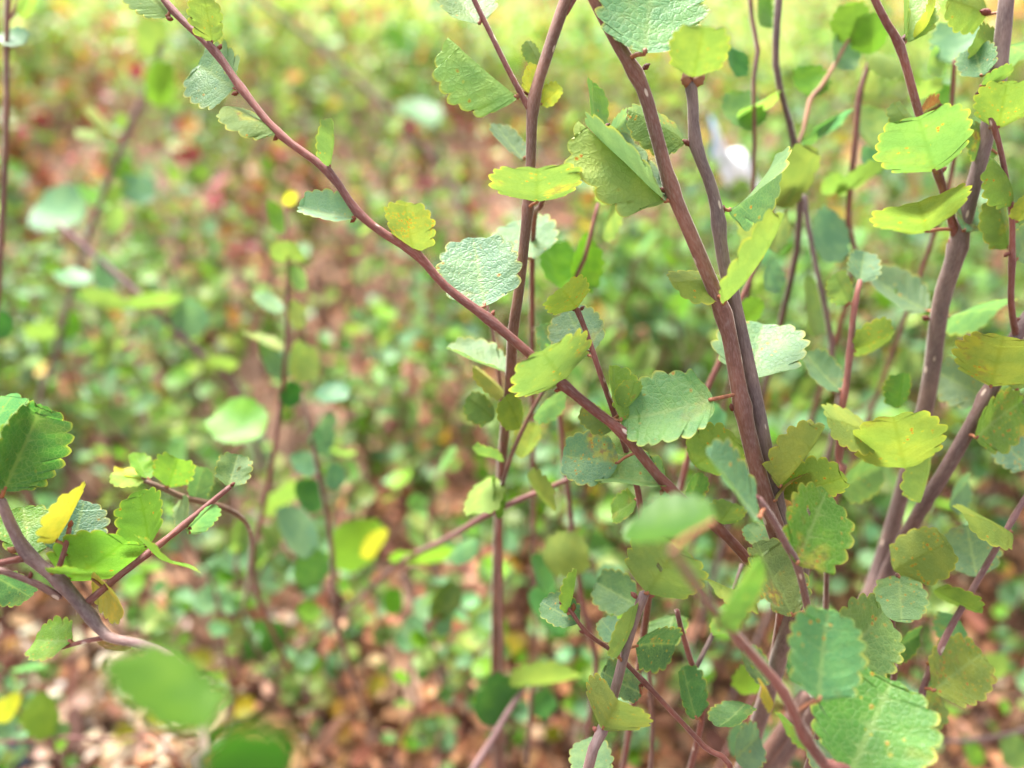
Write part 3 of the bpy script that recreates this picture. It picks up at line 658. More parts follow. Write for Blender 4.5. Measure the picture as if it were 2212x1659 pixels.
# near twigs at the lower right (out of focus)
Kp = Plant('birch_twig', 'near twig with a blunt bud tip in front of the foot of the forked shoot', foot_under(1760, 1400, .17, .01, .02), 'birch twig')
Kp.stem([(1640, 1078, .148, 17), (1668, 1120, .151, 18), (1700, 1180, .156, 19), (1722, 1218, .160, 20), (1742, 1300, .168, 20), (1765, 1400, .176, 22), (1790, 1520, .184, 24)], (.19, .10, .09), ground=(.01, .02), seed=19, bulge=[(1722, 1216)])
Kp.leaf(1722, 1218, 1786, 1062, 132, 'B', 'u', S=182, d=.157, spot=.55, nt=6, hole=.05, col=(.09, .26, .012), curl=.1)
Kp.leaf(1712, 1330, 1634, 1172, 122, 't', 'u', S=182, d=.176, spot=.95, nt=7, col=(.14, .23, .06), curl=.1)
Kp.leaf(1642, 1120, 1526, 978, 62, 't', 'u', S=190, d=.142, col=(.09, .24, .11), curl=.2, tilt=-1)
Kp.leaf(1634, 1300, 1530, 1256, 22, 'y', 'd', S=118, d=.184, pet=False, col=(.24, .32, .05))
Kp.leaf(1660, 1182, 1610, 1136, 58, 't', 'u', S=76, d=.200, pet=False, spot=.4)
Kp.bud(1640, 1086, -.3, -1, 22, (.22, .07, .06)); Kp.bud(1720, 1212, -.7, -.6, 18)
Lp = Plant('birch_branch', 'blurred near branch in the lower right corner carrying the largest fan-shaped green leaf', foot_under(1800, 1680, .15, .02, .01), 'birch branch')
Lp.stem([(1452, 1190, .104, 20), (1490, 1245, .107, 24), (1535, 1310, .112, 25), (1570, 1350, .116, 26), (1630, 1420, .121, 27), (1692, 1495, .127, 27), (1738, 1590, .135, 29), (1780, 1650, .142, 31), (1820, 1710, .148, 32)], (.20, .075, .06), ground=(.015, .02), seed=20, bulge=[(1570, 1350), (1692, 1495), (1738, 1600)])
Lp.leaf(1540, 1128, 1362, 1134, 104, 'B', 'u', S=225, d=.108, col=(.040, .120, .008), tilt=1, pet=True, far=True)
Lp.leaf(1548, 1352, 1640, 1206, 44, 'B', 'u', S=185, d=.112, col=(.12, .28, .035))
Lp.leaf(1770, 1512, 1790, 1318, 156, 't', 'u', S=205, d=.128, col=(.08, .23, .085), spot=.35, nt=7, fold=14)
Lp.leaf(1836, 1672, 1926, 1470, 262, 'B', 'u', S=240, d=.138, col=(.060, .195, .018), nt=7, spot=.25, fold=6, curl=.1)
Lp.leaf(1804, 1452, 1908, 1322, 148, 'B', 'u', S=186, d=.165, col=(.12, .23, .05), nt=7, spot=.5, pet=False)
Lp.leaf(1806, 1690, 1752, 1600, 76, 'p', 'u', S=112, d=.172, col=(.17, .28, .16), spot=.6, nt=6, pet=False)
Lp.leaf(1672, 1520, 1642, 1480, 26, 'Y', 'd', S=60, d=.150, col=(.52, .38, .03), pet=False)
Lp.leaf(1740, 1590, 1688, 1560, 30, 'B', 'd', S=70, d=.160, pet=False)
for b in ((1566, 1352, -.6, -.5), (1692, 1500, -.2, -1), (1740, 1600, -.5, -.8)): Lp.bud(*b, size=26, col=(.28, .035, .03))

# twigs low down between the pale shoot and the near branch
Up_ = Plant('birch_twig', 'dark forked twig with deep green leaves just right of the pale mauve shoot', foot_under(1505, 1450, .235, 0, .03), 'birch twig')
Up_.stem([(1462, 1318, .214, 14), (1472, 1360, .215, 14), (1490, 1420, .218, 15), (1505, 1470, .222, 15), (1515, 1560, .23, 16)], 'red', ground=(0, .03), seed=21)
Up_.stem([(1602, 1220, .226, 10), (1580, 1290, .226, 11), (1545, 1360, .226, 12), (1505, 1440, .224, 13)], 'grey', 'branch', seed=22)
Up_.leaf(1504, 1552, 1476, 1440, 64, 'D', 'u', S=118, d=.21, col=(.06, .17, .045))
Up_.leaf(1456, 1330, 1420, 1420, 90, 'D', 'u', S=130, d=.240, col=(.045, .14, .02), tilt=-1, pet=False)
Up_.leaf(1570, 1300, 1556, 1370, 60, 'B', 'd', S=90, d=.226, col=(.12, .26, .03))
Up_.leaf(1660, 1480, 1610, 1400, 66, 'g', 'u', S=100, d=.225, col=(.08, .17, .05), pet=False)
Up_.leaf(1640, 1250, 1600, 1300, 56, 'o', 'd', S=76, d=.21, spot=.7, pet=False)
Up_.leaf(1610, 1520, 1552, 1570, 60, 'D', 'u', S=100, d=.215, col=(.04, .13, .03), tilt=-1, pet=False)
Up_.leaf(1590, 1640, 1640, 1590, 70, 'T', 'u', S=95, d=.222, pet=False)

# left: branch reaching in from the edge
Pp = Plant('birch_branch', 'grey-brown branch at the left edge with a large dark green folded leaf at its tip', foot_under(430, 1510, .15, -.005, .02), 'birch branch')
Pp.stem([(2, 1080, .172, 25), (22, 1130, .172, 28), (60, 1198, .172, 32), (112, 1240, .172, 33), (150, 1278, .171, 33), (196, 1332, .169, 30), (232, 1374, .165, 26), (290, 1388, .156, 24), (352, 1408, .142, 24), (402, 1448, .128, 23), (432, 1510, .118, 23), (440, 1620, .112, 24), (440, 1720, .108, 24)], (.165, .105, .095), ground=(-.005, .02), seed=23, bulge=[(60, 1198), (130, 1258), (190, 1320)])
Pp.stem([(497, 1052, .206, 14), (470, 1074, .204, 15), (400, 1132, .198, 16), (330, 1188, .190, 17), (262, 1240, .182, 18), (186, 1304, .171, 20)], 'red', 'twig', seed=24, bulge=[(402, 1132), (322, 1186)])
Pp.stem([(150, 1140, .176, 12), (142, 1180, .175, 13), (128, 1225, .173, 15)], 'red', 'twig', seed=25)
Pp.stem([(-40, 1222, .160, 15), (0, 1216, .163, 16), (52, 1206, .171, 18)], 'red', 'twig', seed=26)
Pp.stem([(-10, 1228, .165, 16), (40, 1246, .167, 16), (80, 1262, .169, 17), (130, 1290, .171, 18)], (.165, .085, .07), 'twig', seed=27)
Pp.stem([(76, 1418, .180, 10), (130, 1400, .176, 11), (190, 1384, .171, 12), (238, 1376, .165, 14)], 'red', 'twig', seed=28)
Pp.leaf(8, 1060, 92, 876, 150, 'D', 'u', S=210, d=.170, col=(.050, .155, .035), nt=8, fold=14, curl=.1, stem=0)
Pp.leaf(-30, 1040, 58, 868, 62, 'p', 'u', S=205, d=.166, col=(.24, .34, .20), nt=8, fold=8, stem=0)  # pale colour paints the white sky sheen on the folded leaf
Pp.leaf(-40, 960, 30, 850, 74, 'T', 'u', S=130, d=.176, pet=False)
Pp.leaf(120, 1168, 172, 1050, 38, 'Y', 'd', S=132, d=.175, stem=2)
Pp.leaf(150, 1206, 182, 1082, 136, 'T', 'u', S=148, d=.186, nt=7, col=(.07, .17, .09), stem=2)
Pp.leaf(66, 1200, 50, 1096, 110, 'B', 'u', S=120, d=.185, col=(.11, .25, .02), stem=0)
Pp.leaf(146, 1250, 274, 1168, 108, 'B', 'd', S=160, d=.190, col=(.13, .29, .012), stem=0)
Pp.leaf(320, 1176, 300, 1062, 90, 'B', 'd', S=122, d=.198, col=(.10, .26, .010), stem=1)
Pp.leaf(494, 1052, 514, 982, 80, 'g', 'u', S=84, stem=1, hole=.07, col=(.10, .22, .06))
Pp.leaf(408, 1152, 462, 1090, 42, 't', 'u', S=82, stem=1, d=.203)
Pp.leaf(200, 1250, 268, 1322, 40, 'Y', 'u', S=110, d=.186, tilt=-1, col=(.60, .42, .08), stem=1)
Pp.leaf(152, 1384, 76, 1382, 72, 'B', 'u', S=84, stem=5, col=(.14, .30, .015))
Pp.leaf(-10, 1246, 66, 1290, 88, 'T', 'u', S=102, d=.185, col=(.06, .15, .07), stem=3)
Pp.leaf(110, 1238, 190, 1236, 12, 'B', 'd', S=84, d=.166, stem=0)
Pp.leaf(330, 1195, 375, 1215, 14, 'B', 'd', S=120, d=.185, stem=1)
Pp.leaf(268, 1392, 228, 1402, 36, 'Y', 'u', S=80, d=.19, stem=0, col=(.30, .16, .05), tilt=-1)
Pp.leaf(448, 1576, 262, 1412, 150, 'B', 'u', S=262, d=.098, col=(.050, .140, .004), stem=0, nt=6, tilt=1, far=True)
Pp.leaf(428, 1640, 640, 1650, 176, 'D', 'u', S=222, d=.088, col=(.030, .115, .010), stem=0, nt=6, far=True)
Pp.bud(498, 1050, .6, -.5, 15); Pp.bud(404, 1138, .8, .4, 14); Pp.bud(318, 1182, -.4, -.9, 16); Pp.bud(36, 1192, -1, -.4, 26, (.34, .12, .04)); Pp.bud(150, 1140, .3, -1, 20, (.40, .10, .05)); Pp.bud(64, 1250, .2, -1, 18)
Pp.bud(428, 1604, -1, .1, 30, (.20, .05, .03), d=.109)
Vp = Plant('birch_twig', 'short twig at lower left with small bright leaves and one curled yellow leaf', foot_under(480, 1180, .28, .02, .04), 'birch twig')
Vp.stem([(306, 1036, .226, 13), (350, 1054, .228, 14), (402, 1076, .232, 15), (470, 1092, .24, 16), (525, 1122, .255, 13), (543, 1170, .285, 10), (536, 1250, .35, 9), (526, 1340, .42, 9)], (.14, .08, .045), ground=(0, .05), seed=29)
Vp.leaf(312, 1036, 238, 1028, 40, 'p', 'd', S=80, col=(.26, .36, .06))
Vp.leaf(310, 1032, 268, 1012, 24, 'Y', 'u', S=66, col=(.62, .55, .02), curl=1.2)
Vp.leaf(320, 1034, 292, 978, 40, 'B', 'u', S=66, col=(.14, .30, .02))
Vp.leaf(362, 1052, 384, 990, 76, 'B', 'd', S=82, col=(.13, .27, .015), spot=.6)
Vp.leaf(420, 1080, 440, 1010, 56, 't', 'u', S=76, col=(.14, .28, .09))
Vp.leaf(390, 1075, 400, 1130, 40, 'p', 'u', S=70, col=(.22, .34, .16), tilt=-1)

# ------------------------------------------------------------------ softer shoots just behind
def soft(label, stems, leaves, foot, ground=(0, .05), cat='birch shoot', name='birch_shoot', auto=0, size=.014, seed=0, extra=()):
    """stems: lists of (x, y, depth, width); leaves: (x, y, length, width, angle, tint, face)"""
    P = Plant(name, label, foot, cat)
    for k, (bark, pts) in enumerate(stems):
        P.stem(pts, bark, 'stem' if k == 0 else 'twig', ground=ground if k == 0 else None, far=True, sides=8, seed=seed + k)
    for (x, y, Ln, Wd, an, ti, fc) in leaves:
        c, s_ = math.cos(math.radians(an)) * Ln / 2, -math.sin(math.radians(an)) * Ln / 2
        P.leaf(x - c, y - s_, x + c, y + s_, Wd, ti, fc, S=max(Ln, Wd) * 1.05, far=True, pet=False, fold=10)
    r = random.Random(seed + 5)
    for _ in range(auto):
        C = P.C[0]; q = r.randrange(0, int(len(C) * .8)); wild_leaf(P.root, Vector(C[q]), r, size, P.Mr)
    for b in extra: P.bud(*b)
    return P
def leaf_depth(P, x, y):
    C = P.C[0]; i = P.near(x, y, C); return (Vector(C[i]) - EYE).dot(FWD)

LOW = [leaf_mesh('leaf', 100 + i, (5, 6, 5, 4, 6)[i % 5], (.47, .52, .44, .50, .55)[i % 5], math.radians((8, 20, 35, 14, 28)[i % 5]), (.2, .6, -.3, .4, .9)[i % 5],
                 res=4, cols=(0, .55, 1.0), mat=M_LEAF_FAR) for i in range(10)]
GREENS = [('t', 25), ('g', 18), ('B', 16), ('y', 17), ('p', 8), ('D', 9), ('o', 8), ('Y', 3), ('O', 2)]
def pick(r, pal):
    q = r.uniform(0, sum(w for _, w in pal))
    for k, w in pal:
        q -= w
        if q <= 0: return k
    return pal[0][0]
def wild_leaf(root, p, r, size, Mp, pal=GREENS, tint=None):
    az = r.uniform(0, 2 * math.pi); el = math.radians(r.uniform(5, 60))
    a = Vector((math.cos(az) * math.cos(el), math.sin(az) * math.cos(el), math.sin(el)))
    n = Vector((0, 0, 1)) + Vector((r.gauss(0, .45), r.gauss(0, .45), 0)) - Vector((math.cos(az), math.sin(az), 0)) * .4
    w = a.cross(n).normalized(); n = w.cross(a)
    c = TINT[tint or pick(r, pal)]; k = r.uniform(.8, 1.2)
    return link('leaf', LOW[r.randrange(len(LOW))], root, rotcols(w, a, n, p + a * .002, size * r.uniform(.7, 1.2)), Mp, (*[x * k for x in c], r.random()))

PUR = (.17, .095, .10)
soft('dark upright shoot along the left edge near the top, only partly in frame', [('brown', [(18, -40, .30, 15), (14, 100, .30, 14), (14, 260, .30, 14), (8, 420, .305, 14), (-4, 640, .31, 15), (-20, 900, .33, 15)]), ('red', [(50, -30, .30, 7), (34, 20, .30, 8), (20, 42, .30, 9)])],
     [(56, 8, 60, 30, 55, 'p', 'u'), (30, 82, 50, 40, 150, 'T', 'u'), (0, 700, 60, 40, 80, 'D', 'u')], foot_under(-20, 900, .33), seed=31, auto=3)
soft('soft leaning shoot at the left ending under a yellow-green leaf', [(PUR, [(350, 92, .47, 14), (322, 185, .472, 14), (285, 262, .475, 15), (236, 390, .48, 15), (192, 505, .485, 15), (152, 640, .495, 15), (118, 770, .505, 15), (84, 900, .52, 15)])],
     [(330, 82, 90, 70, 80, 'y', 'd'), (352, 182, 100, 62, 80, 'B', 'd'), (220, 262, 88, 26, 130, 'p', 'd'), (264, 262, 34, 30, 90, 'y', 'd'), (130, 455, 108, 92, 170, 't', 'u'), (246, 472, 62, 42, 60, 'p', 'u'), (196, 428, 66, 34, 120, 'B', 'u'), (300, 410, 62, 60, 90, 'T', 'u'), (262, 365, 50, 44, 80, 'B', 'u'), (254, 418, 50, 30, 60, 'y', 'd'), (190, 288, 58, 20, 170, 'y', 'd'), (90, 720, 60, 34, 20, 'y', 'd'), (150, 700, 60, 40, 80, 'B', 'u')], foot_under(84, 900, .52), seed=33)
soft('purple shoot slanting down rightwards, with a round pale teal leaf, left of centre', [(PUR, [(120, 480, .43, 12), (205, 553, .43, 15), (310, 645, .43, 17), (372, 705, .432, 17), (440, 770, .435, 18), (520, 850, .45, 18)])],
     [(410, 690, 84, 74, 60, 't', 'u'), (230, 652, 84, 36, 0, 'y', 'd'), (338, 656, 96, 30, 18, 'y', 'd'), (225, 590, 70, 50, 80, 't', 'u'), (475, 790, 66, 36, 20, 'y', 'd'), (160, 600, 60, 40, 150, 't', 'u')], foot_under(520, 850, .45), seed=35)
soft('very soft grey-purple branch crossing the upper left behind the slanting branch', [(PUR, [(480, -90, .72, 11), (560, 0, .72, 12), (660, 78, .725, 13), (780, 184, .73, 15), (880, 282, .735, 16), (955, 372, .74, 15), (1010, 480, .75, 14)])],
     [(905, 245, 90, 40, 150, 't', 'u'), (855, 85, 50, 40, 90, 'B', 'u')], foot_under(1010, 480, .75, .04, .05), seed=37, cat='birch branch', name='birch_branch', ground=(.05, .05))
soft('slim soft shoot left of centre with pale oval leaves on both sides', [('red', [(616, 440, .335, 7), (622, 540, .336, 9), (621, 640, .338, 10), (619, 740, .34, 11), (608, 860, .345, 12), (588, 1000, .35, 13), (566, 1110, .36, 13), (545, 1240, .37, 14)])],
     [(650, 783, 88, 62, 82, 'p', 'u'), (640, 680, 58, 38, 85, 'p', 'u'), (642, 602, 54, 34, 95, 'p', 'u'), (620, 550, 66, 46, 10, 'y', 'd'), (596, 470, 66, 38, 95, 'B', 'u'), (628, 430, 36, 24, 60, 'Y', 'd'), (580, 655, 60, 40, 130, 't', 'u'), (592, 780, 90, 60, 110, 't', 'u'), (628, 852, 56, 50, 60, 'D', 'u'), (570, 740, 80, 26, 150, 'p', 'u'), (516, 915, 108, 92, 150, 'B', 'u')], foot_under(545, 1240, .37), seed=39)
soft('slim shoot beside the pale-leaved one, left of centre, bearing dull dark teal leaves', [('brown', [(652, 850, .335, 8), (664, 900, .335, 9), (684, 1000, .337, 11), (704, 1100, .34, 12), (718, 1200, .35, 13), (724, 1320, .36, 14)])],
     [(720, 850, 64, 46, 160, 'T', 'u'), (694, 950, 62, 52, 60, 'T', 'u'), (655, 1004, 60, 44, 120, 'T', 'u'), (668, 1072, 76, 60, 100, 'D', 'u'), (706, 915, 50, 34, 60, 't', 'u'), (722, 1030, 56, 40, 70, 'T', 'u'), (640, 1150, 120, 70, 110, 'T', 'u'), (672, 1228, 90, 76, 60, 'g', 'u')], foot_under(724, 1320, .36), seed=41)
soft('soft red branch sloping down to the lower left, with one green-and-yellow leaf', [((.20, .085, .075), [(1260, 1022, .262, 10), (1160, 1064, .27, 14), (1060, 1108, .28, 17), (965, 1164, .32, 16), (880, 1206, .36, 16), (800, 1272, .40, 16), (742, 1328, .43, 15), (690, 1368, .455, 14), (630, 1412, .48, 12), (560, 1470, .50, 11)])],
     [(772, 1180, 120, 104, 80, 'B', 'd'), (812, 1176, 70, 40, 70, 'Y', 'd'), (950, 1205, 120, 26, 10, 'B', 'd'), (900, 1212, 110, 16, 2, 'B', 'd'), (620, 1075, 110, 44, 50, 'y', 'd'), (555, 1378, 130, 92, 20, 'D', 'u'), (1000, 1190, 70, 40, 30, 'T', 'u')], foot_under(560, 1470, .50, -.03, .0), seed=43, cat='birch branch', name='birch_branch', ground=(-.03, .0))
Tp = soft('thin red twig behind the brown upright shoot at centre with several small spotted leaves', [('red', [(1050, 650, .242, 7), (1068, 740, .244, 9), (1080, 830, .246, 10), (1086, 960, .25, 12), (1080, 1100, .27, 13)]), ('brown', [(1178, 836, .24, 10), (1140, 905, .243, 11), (1104, 985, .247, 12), (1084, 1050, .256, 12)])], [], foot_under(1080, 1100, .27), seed=45, cat='birch twig', name='birch_twig')
Tp.leaf(1092, 802, 966, 752, 46, 'p', 'u', S=136, d=.226, fold=20, col=(.16, .28, .13), pet=False)
Tp.leaf(1092, 850, 1022, 794, 36, 'Y', 'd', S=96, d=.238, col=(.50, .42, .10), pet=False)
Tp.leaf(1066, 905, 1010, 858, 60, 'g', 'd', S=76, d=.236, col=(.12, .21, .05), pet=False)
Tp.leaf(1124, 926, 1092, 856, 64, 'B', 'd', S=82, d=.230, col=(.18, .28, .02), pet=False)
Tp.leaf(1152, 900, 1222, 858, 42, 'p', 'u', S=88, d=.234, col=(.18, .30, .12), pet=False)
Tp.leaf(1126, 990, 1158, 914, 56, 'p', 'd', S=84, d=.25, col=(.30, .36, .08), pet=False)
Tp.leaf(1020, 968, 1088, 994, 26, 'y', 'd', S=74, d=.25, pet=False)
Tp.leaf(1060, 1030, 1028, 1110, 74, 'B', 'd', S=110, d=.262, col=(.16, .26, .06), far=True, pet=False)
Tp.leaf(1140, 1030, 1200, 1090, 44, 'B', 'd', S=110, d=.262, col=(.20, .30, .06), far=True, pet=False)
Tp.leaf(1075, 1120, 1068, 1030, 26, 'D', 'u', S=96, d=.255, col=(.08, .20, .01), far=True, pet=False)
soft('soft red twig between the upright shoots carrying a pair of plain green leaves', [('red', [(1292, 440, .262, 9), (1280, 490, .262, 11), (1262, 560, .264, 12), (1232, 630, .268, 13), (1215, 740, .28, 13), (1210, 900, .29, 14), (1226, 1050, .30, 14), (1240, 1180, .305, 14), (1262, 1320, .31, 15), (1288, 1430, .315, 15)])],
     [(1310, 402, 80, 44, 85, 'p', 'd'), (1322, 480, 80, 30, 60, 'p', 'u'), (1206, 572, 110, 80, 100, 'B', 'u'), (1262, 570, 110, 62, 70, 'B', 'u'), (1222, 1200, 100, 96, 10, 'o', 'd'), (1170, 1240, 90, 40, 110, 'D', 'u'), (1320, 1250, 60, 60, 80, 't', 'u')], foot_under(1288, 1430, .315), seed=47, cat='birch twig', name='birch_twig')
soft('soft brown shoot at the top just right of the grey stem, leafless in its middle', [('brown', [(1618, -40, .27, 13), (1624, 40, .27, 12), (1637, 110, .27, 13), (1628, 170, .27, 12), (1630, 300, .275, 11), (1626, 430, .28, 11), (1630, 560, .29, 12)])],
     [(1645, 16, 76, 34, 85, 'B', 'u'), (1640, 225, 100, 24, 25, 'p', 'u'), (1590, 135, 60, 44, 90, 'D', 'u'), (1606, 240, 90, 70, 110, 'g', 'u')], foot_under(1630, 560, .29), seed=49)
soft('soft dark forked shoot at the top, a thin tan twig joining from the right', [((.10, .055, .05), [(1686, -40, .265, 19), (1680, 30, .265, 19), (1676, 140, .267, 17), (1694, 225, .27, 16), (1716, 312, .273, 18), (1716, 400, .28, 16), (1722, 540, .29, 16)]), ((.34, .17, .09), [(1838, 76, .28, 9), (1806, 134, .28, 11), (1772, 190, .28, 12), (1750, 216, .28, 15), (1736, 280, .277, 11), (1718, 322, .274, 12)])],
     [(1840, 50, 90, 84, 90, 'B', 'd'), (1880, 72, 90, 82, 90, 'B', 'd'), (1823, 112, 76, 62, 70, 't', 'u'), (1752, 176, 70, 60, 100, 'B', 'u'), (1768, 280, 80, 26, 30, 'g', 'u'), (1800, 265, 70, 20, 30, 't', 'u')], foot_under(1722, 540, .29), seed=51)
soft('soft reddish shoot with pale leaves, right of the dark forked shoot at top', [('red', [(1884, 112, .29, 14), (1866, 170, .29, 14), (1855, 215, .29, 17), (1848, 300, .293, 15), (1840, 370, .297, 15), (1832, 480, .305, 15), (1836, 620, .32, 15)])],
     [(1888, 278, 96, 66, 100, 'p', 'u'), (1880, 350, 60, 40, 90, 't', 'u'), (1800, 400, 60, 40, 30, 'o', 'd'), (1858, 392, 120, 44, 30, 'y', 'd'), (1910, 135, 84, 36, 160, 'y', 'd')], foot_under(1836, 620, .32), seed=53)
soft('soft grey shoot right of the forked shoot, a round yellow-green leaf beside it', [((.20, .13, .14), [(1736, 424, .285, 15), (1748, 500, .287, 13), (1766, 590, .29, 13), (1790, 700, .297, 14), (1800, 790, .305, 14), (1806, 920, .32, 14)]), ('red', [(1672, 438, .262, 10), (1664, 470, .263, 11), (1640, 560, .265, 12), (1604, 640, .266, 13), (1555, 780, .268, 15), (1520, 860, .27, 16), (1486, 990, .274, 16), (1470, 1060, .28, 16)])],
     [(1684, 412, 70, 66, 80, 'y', 'd'), (1722, 384, 150, 96, 60, 'o', 'd'), (1636, 480, 100, 66, 95, 'p', 'd'), (1680, 500, 80, 44, 55, 'p', 'u'), (1790, 510, 110, 76, 80, 'T', 'u'), (1750, 660, 130, 40, 95, 'y', 'u'), (1624, 670, 60, 50, 60, 'B', 'd'), (1668, 600, 60, 46, 60, 't', 'u'), (1540, 905, 60, 50, 60, 't', 'u'), (1700, 400, 80, 60, 40, 'B', 'u')], foot_under(1806, 920, .32), seed=55)
soft('soft teal-leaved shoot behind the top right corner, its round leaf pierced by pale holes', [('red', [(2062, 130, .265, 10), (2058, 190, .27, 11), (2052, 300, .28, 12), (2046, 420, .30, 13)])],
     [(2066, 92, 92, 88, 90, 't', 'u'), (2000, 200, 80, 40, 20, 'o', 'd'), (2030, 210, 60, 44, 90, 'B', 'u'), (2020, 135, 50, 34, 60, 'p', 'u')], foot_under(2046, 420, .30), seed=57)
soft('forked soft shoot at the bottom centre, a large dark green leaf hanging from its fork', [((.20, .12, .12), [(1140, 1475, .33, 12), (1096, 1540, .325, 17), (1062, 1600, .322, 19), (1006, 1690, .32, 21), (960, 1780, .32, 22)]), ('brown', [(1150, 1470, .34, 11), (1146, 1550, .345, 12), (1138, 1650, .35, 12)])],
     [(1070, 1512, 116, 92, 60, 'D', 'u'), (1172, 1520, 60, 56, 40, 'D', 'u'), (1186, 1320, 120, 76, 120, 'D', 'u'), (1180, 1470, 150, 50, 10, 'o', 'd')], foot_under(960, 1780, .32), seed=59)
soft('dark leaning soft shoot left of bottom centre standing in the litter', [((.12, .065, .055), [(866, 1240, .43, 12), (906, 1320, .432, 13), (936, 1400, .435, 15), (962, 1490, .44, 16)])],
     [(848, 1300, 60, 44, 90, 'B', 'u'), (892, 1372, 50, 36, 80, 'y', 'd'), (912, 1445, 54, 36, 80, 'g', 'u'), (954, 1360, 60, 46, 110, 'y', 'd')], foot_under(962, 1490, .44), seed=61)
soft('soft twig pair behind the lower right corner, one dark and nearly horizontal', [((.07, .045, .045), [(2260, 1560, .40, 10), (2180, 1585, .39, 10), (2080, 1602, .38, 11), (1990, 1608, .375, 11)]), ('brown', [(1790, 1170, .228, 11), (1786, 1240, .23, 13), (1784, 1330, .235, 14), (1780, 1420, .24, 14)])],
     [(2102, 1628, 66, 44, 110, 'B', 'u'), (2190, 1625, 80, 60, 90, 'y', 'u'), (2150, 1440, 56, 50, 90, 'p', 'd')], foot_under(1990, 1608, .375, -.02, .02), seed=63, cat='birch twig', name='birch_twig', ground=(-.02, .02))
soft('thick old brown stem low in the corner behind the blurred near branch', [((.15, .08, .06), [(1740, 1500, .27, 36), (1700, 1570, .275, 42), (1650, 1640, .28, 46), (1580, 1760, .29, 48)]), ('brown', [(1400, 1440, .25, 12), (1410, 1560, .255, 12), (1404, 1690, .26, 13)])],
     [(1720, 1440, 80, 60, 110, 'D', 'u'), (1620, 1470, 70, 60, 60, 'B', 'd'), (1600, 1600, 76, 60, 70, 'T', 'u')], foot_under(1580, 1760, .29), seed=65, cat='birch shoot', name='birch_shoot')
soft('low thin twig lying across the lower left corner above the pale litter', [('red', [(-30, 1604, .36, 8), (60, 1600, .36, 9), (150, 1592, .36, 9), (250, 1600, .365, 8), (330, 1585, .37, 7)])],
     [(96, 1545, 90, 62, 125, 'B', 'd'), (130, 1580, 40, 36, 80, 'g', 'u'), (20, 1530, 56, 44, 90, 'Y', 'd'), (60, 1440, 80, 14, 10, 't', 'u'), (10, 1570, 60, 40, 90, 't', 'u')], foot_under(330, 1585, .37), seed=67, cat='birch twig', name='birch_twig')

# ------------------------------------------------------------------ the thicket: copies of a few young shoots
CROWD = []
def seen(p):
    rel = p - EYE; d = rel.dot(FWD)
    return (1106 + rel.dot(RIGHT) / d / (TANH / 1106), 829.5 - rel.dot(UP) / d / (TANH / 1106), d)
def proto(kind, seed, height, nl, pal, bark, size, label, group, cat, name):
    r = random.Random(seed)
    root = thing(name, Vector((0, 0, 0)), label, cat, group)
    lean = (r.uniform(-.10, .10), r.uniform(-.10, .10))
    P = []
    for k in range(7):
        t = k / 6; P.append((lean[0] * t * height * 2 + r.gauss(0, .005), lean[1] * t * height * 2 + r.gauss(0, .005), height * t - .01, .0019 * (1 - .72 * t)))
    S = spline(P, .012)
    link('stem', tube('stem', S[:, :3], S[:, 3], M_BARK_FAR, 6), root, color=BARK[bark])
    axes = [(S, .25)]
    for b in range(r.choice((1, 2, 2))):
        i = r.randrange(int(len(S) * .25), int(len(S) * .6)); az = r.uniform(0, 6.28); L = height * r.uniform(.3, .5)
        Q = [(S[i, 0] + math.cos(az) * L * .5 * t, S[i, 1] + math.sin(az) * L * .5 * t, S[i, 2] + L * .85 * t, .0012 * (1.1 - .7 * t)) for t in (0, .33, .66, 1)]
        T_ = spline(Q, .012); link('twig', tube('twig', T_[:, :3], T_[:, 3], M_BARK_FAR, 5), root, color=BARK['red']); axes.append((T_, .1))
    for k in range(nl):
        Ax, lo = axes[k % len(axes)]
        t = lo + (1 - lo) * ((k // len(axes)) + r.random()) / (nl / len(axes)); i = min(len(Ax) - 1, int(t * len(Ax)))
        wild_leaf(root, Vector(Ax[i, :3]), r, size, None, pal)
    return root
G4 = 'low birch sprigs rising from the litter'
def copy_tree(root, loc, rz, s):
    c = root.copy(); COL.objects.link(c); c.location = loc; c.rotation_euler = (0, 0, rz); c.scale = (s, s, s)
    for ch in root.children:
        d = ch.copy(); COL.objects.link(d); d.parent = c
        if d.name.startswith('leaf'):
            k = rnd.uniform(.82, 1.2); q = d.color; d.color = (q[0] * k * rnd.uniform(.9, 1.15), q[1] * k, q[2] * k, rnd.random())
    CROWD.append(c); return c
TEAL = [('t', 28), ('p', 14), ('g', 10), ('B', 8), ('T', 8), ('y', 18), ('o', 12)]
YEL = [('y', 36), ('B', 12), ('p', 24), ('g', 4), ('t', 8), ('Y', 2), ('O', 5)]
RED = [('R', 44), ('O', 8), ('y', 28), ('B', 10), ('p', 10)]
TINT['R'] = (.40, .065, .095)
G1, G2, G3 = 'teal-leaved young birch shoots in the soft thicket', 'yellow-green young birch shoots in the soft thicket', 'low bushes with reddening leaves in the soft background'
protos = [proto('t', 11 + i, h, n, TEAL, 'brown', .0155, 'young birch shoot with blue-green rounded leaves, one of the soft thicket behind the sharp branch', G1, 'birch shoot', 'birch_shoot') for i, (h, n) in enumerate(((.30, 46), (.25, 40), (.34, 50)))] + \
         [proto('y', 21 + i, h, n, YEL, 'red', .0155, 'young birch shoot with yellow-green rounded leaves, one of the soft thicket behind the sharp branch', G2, 'birch shoot', 'birch_shoot') for i, (h, n) in enumerate(((.28, 46), (.24, 40), (.32, 46)))] + \
         [proto('r', 31 + i, h, n, RED, 'red', .019, 'low bush with red and yellow-green leaves, out of focus among the birches behind', G3, 'bush', 'bilberry_bush') for i, (h, n) in enumerate(((.26, 44), (.22, 40)))]
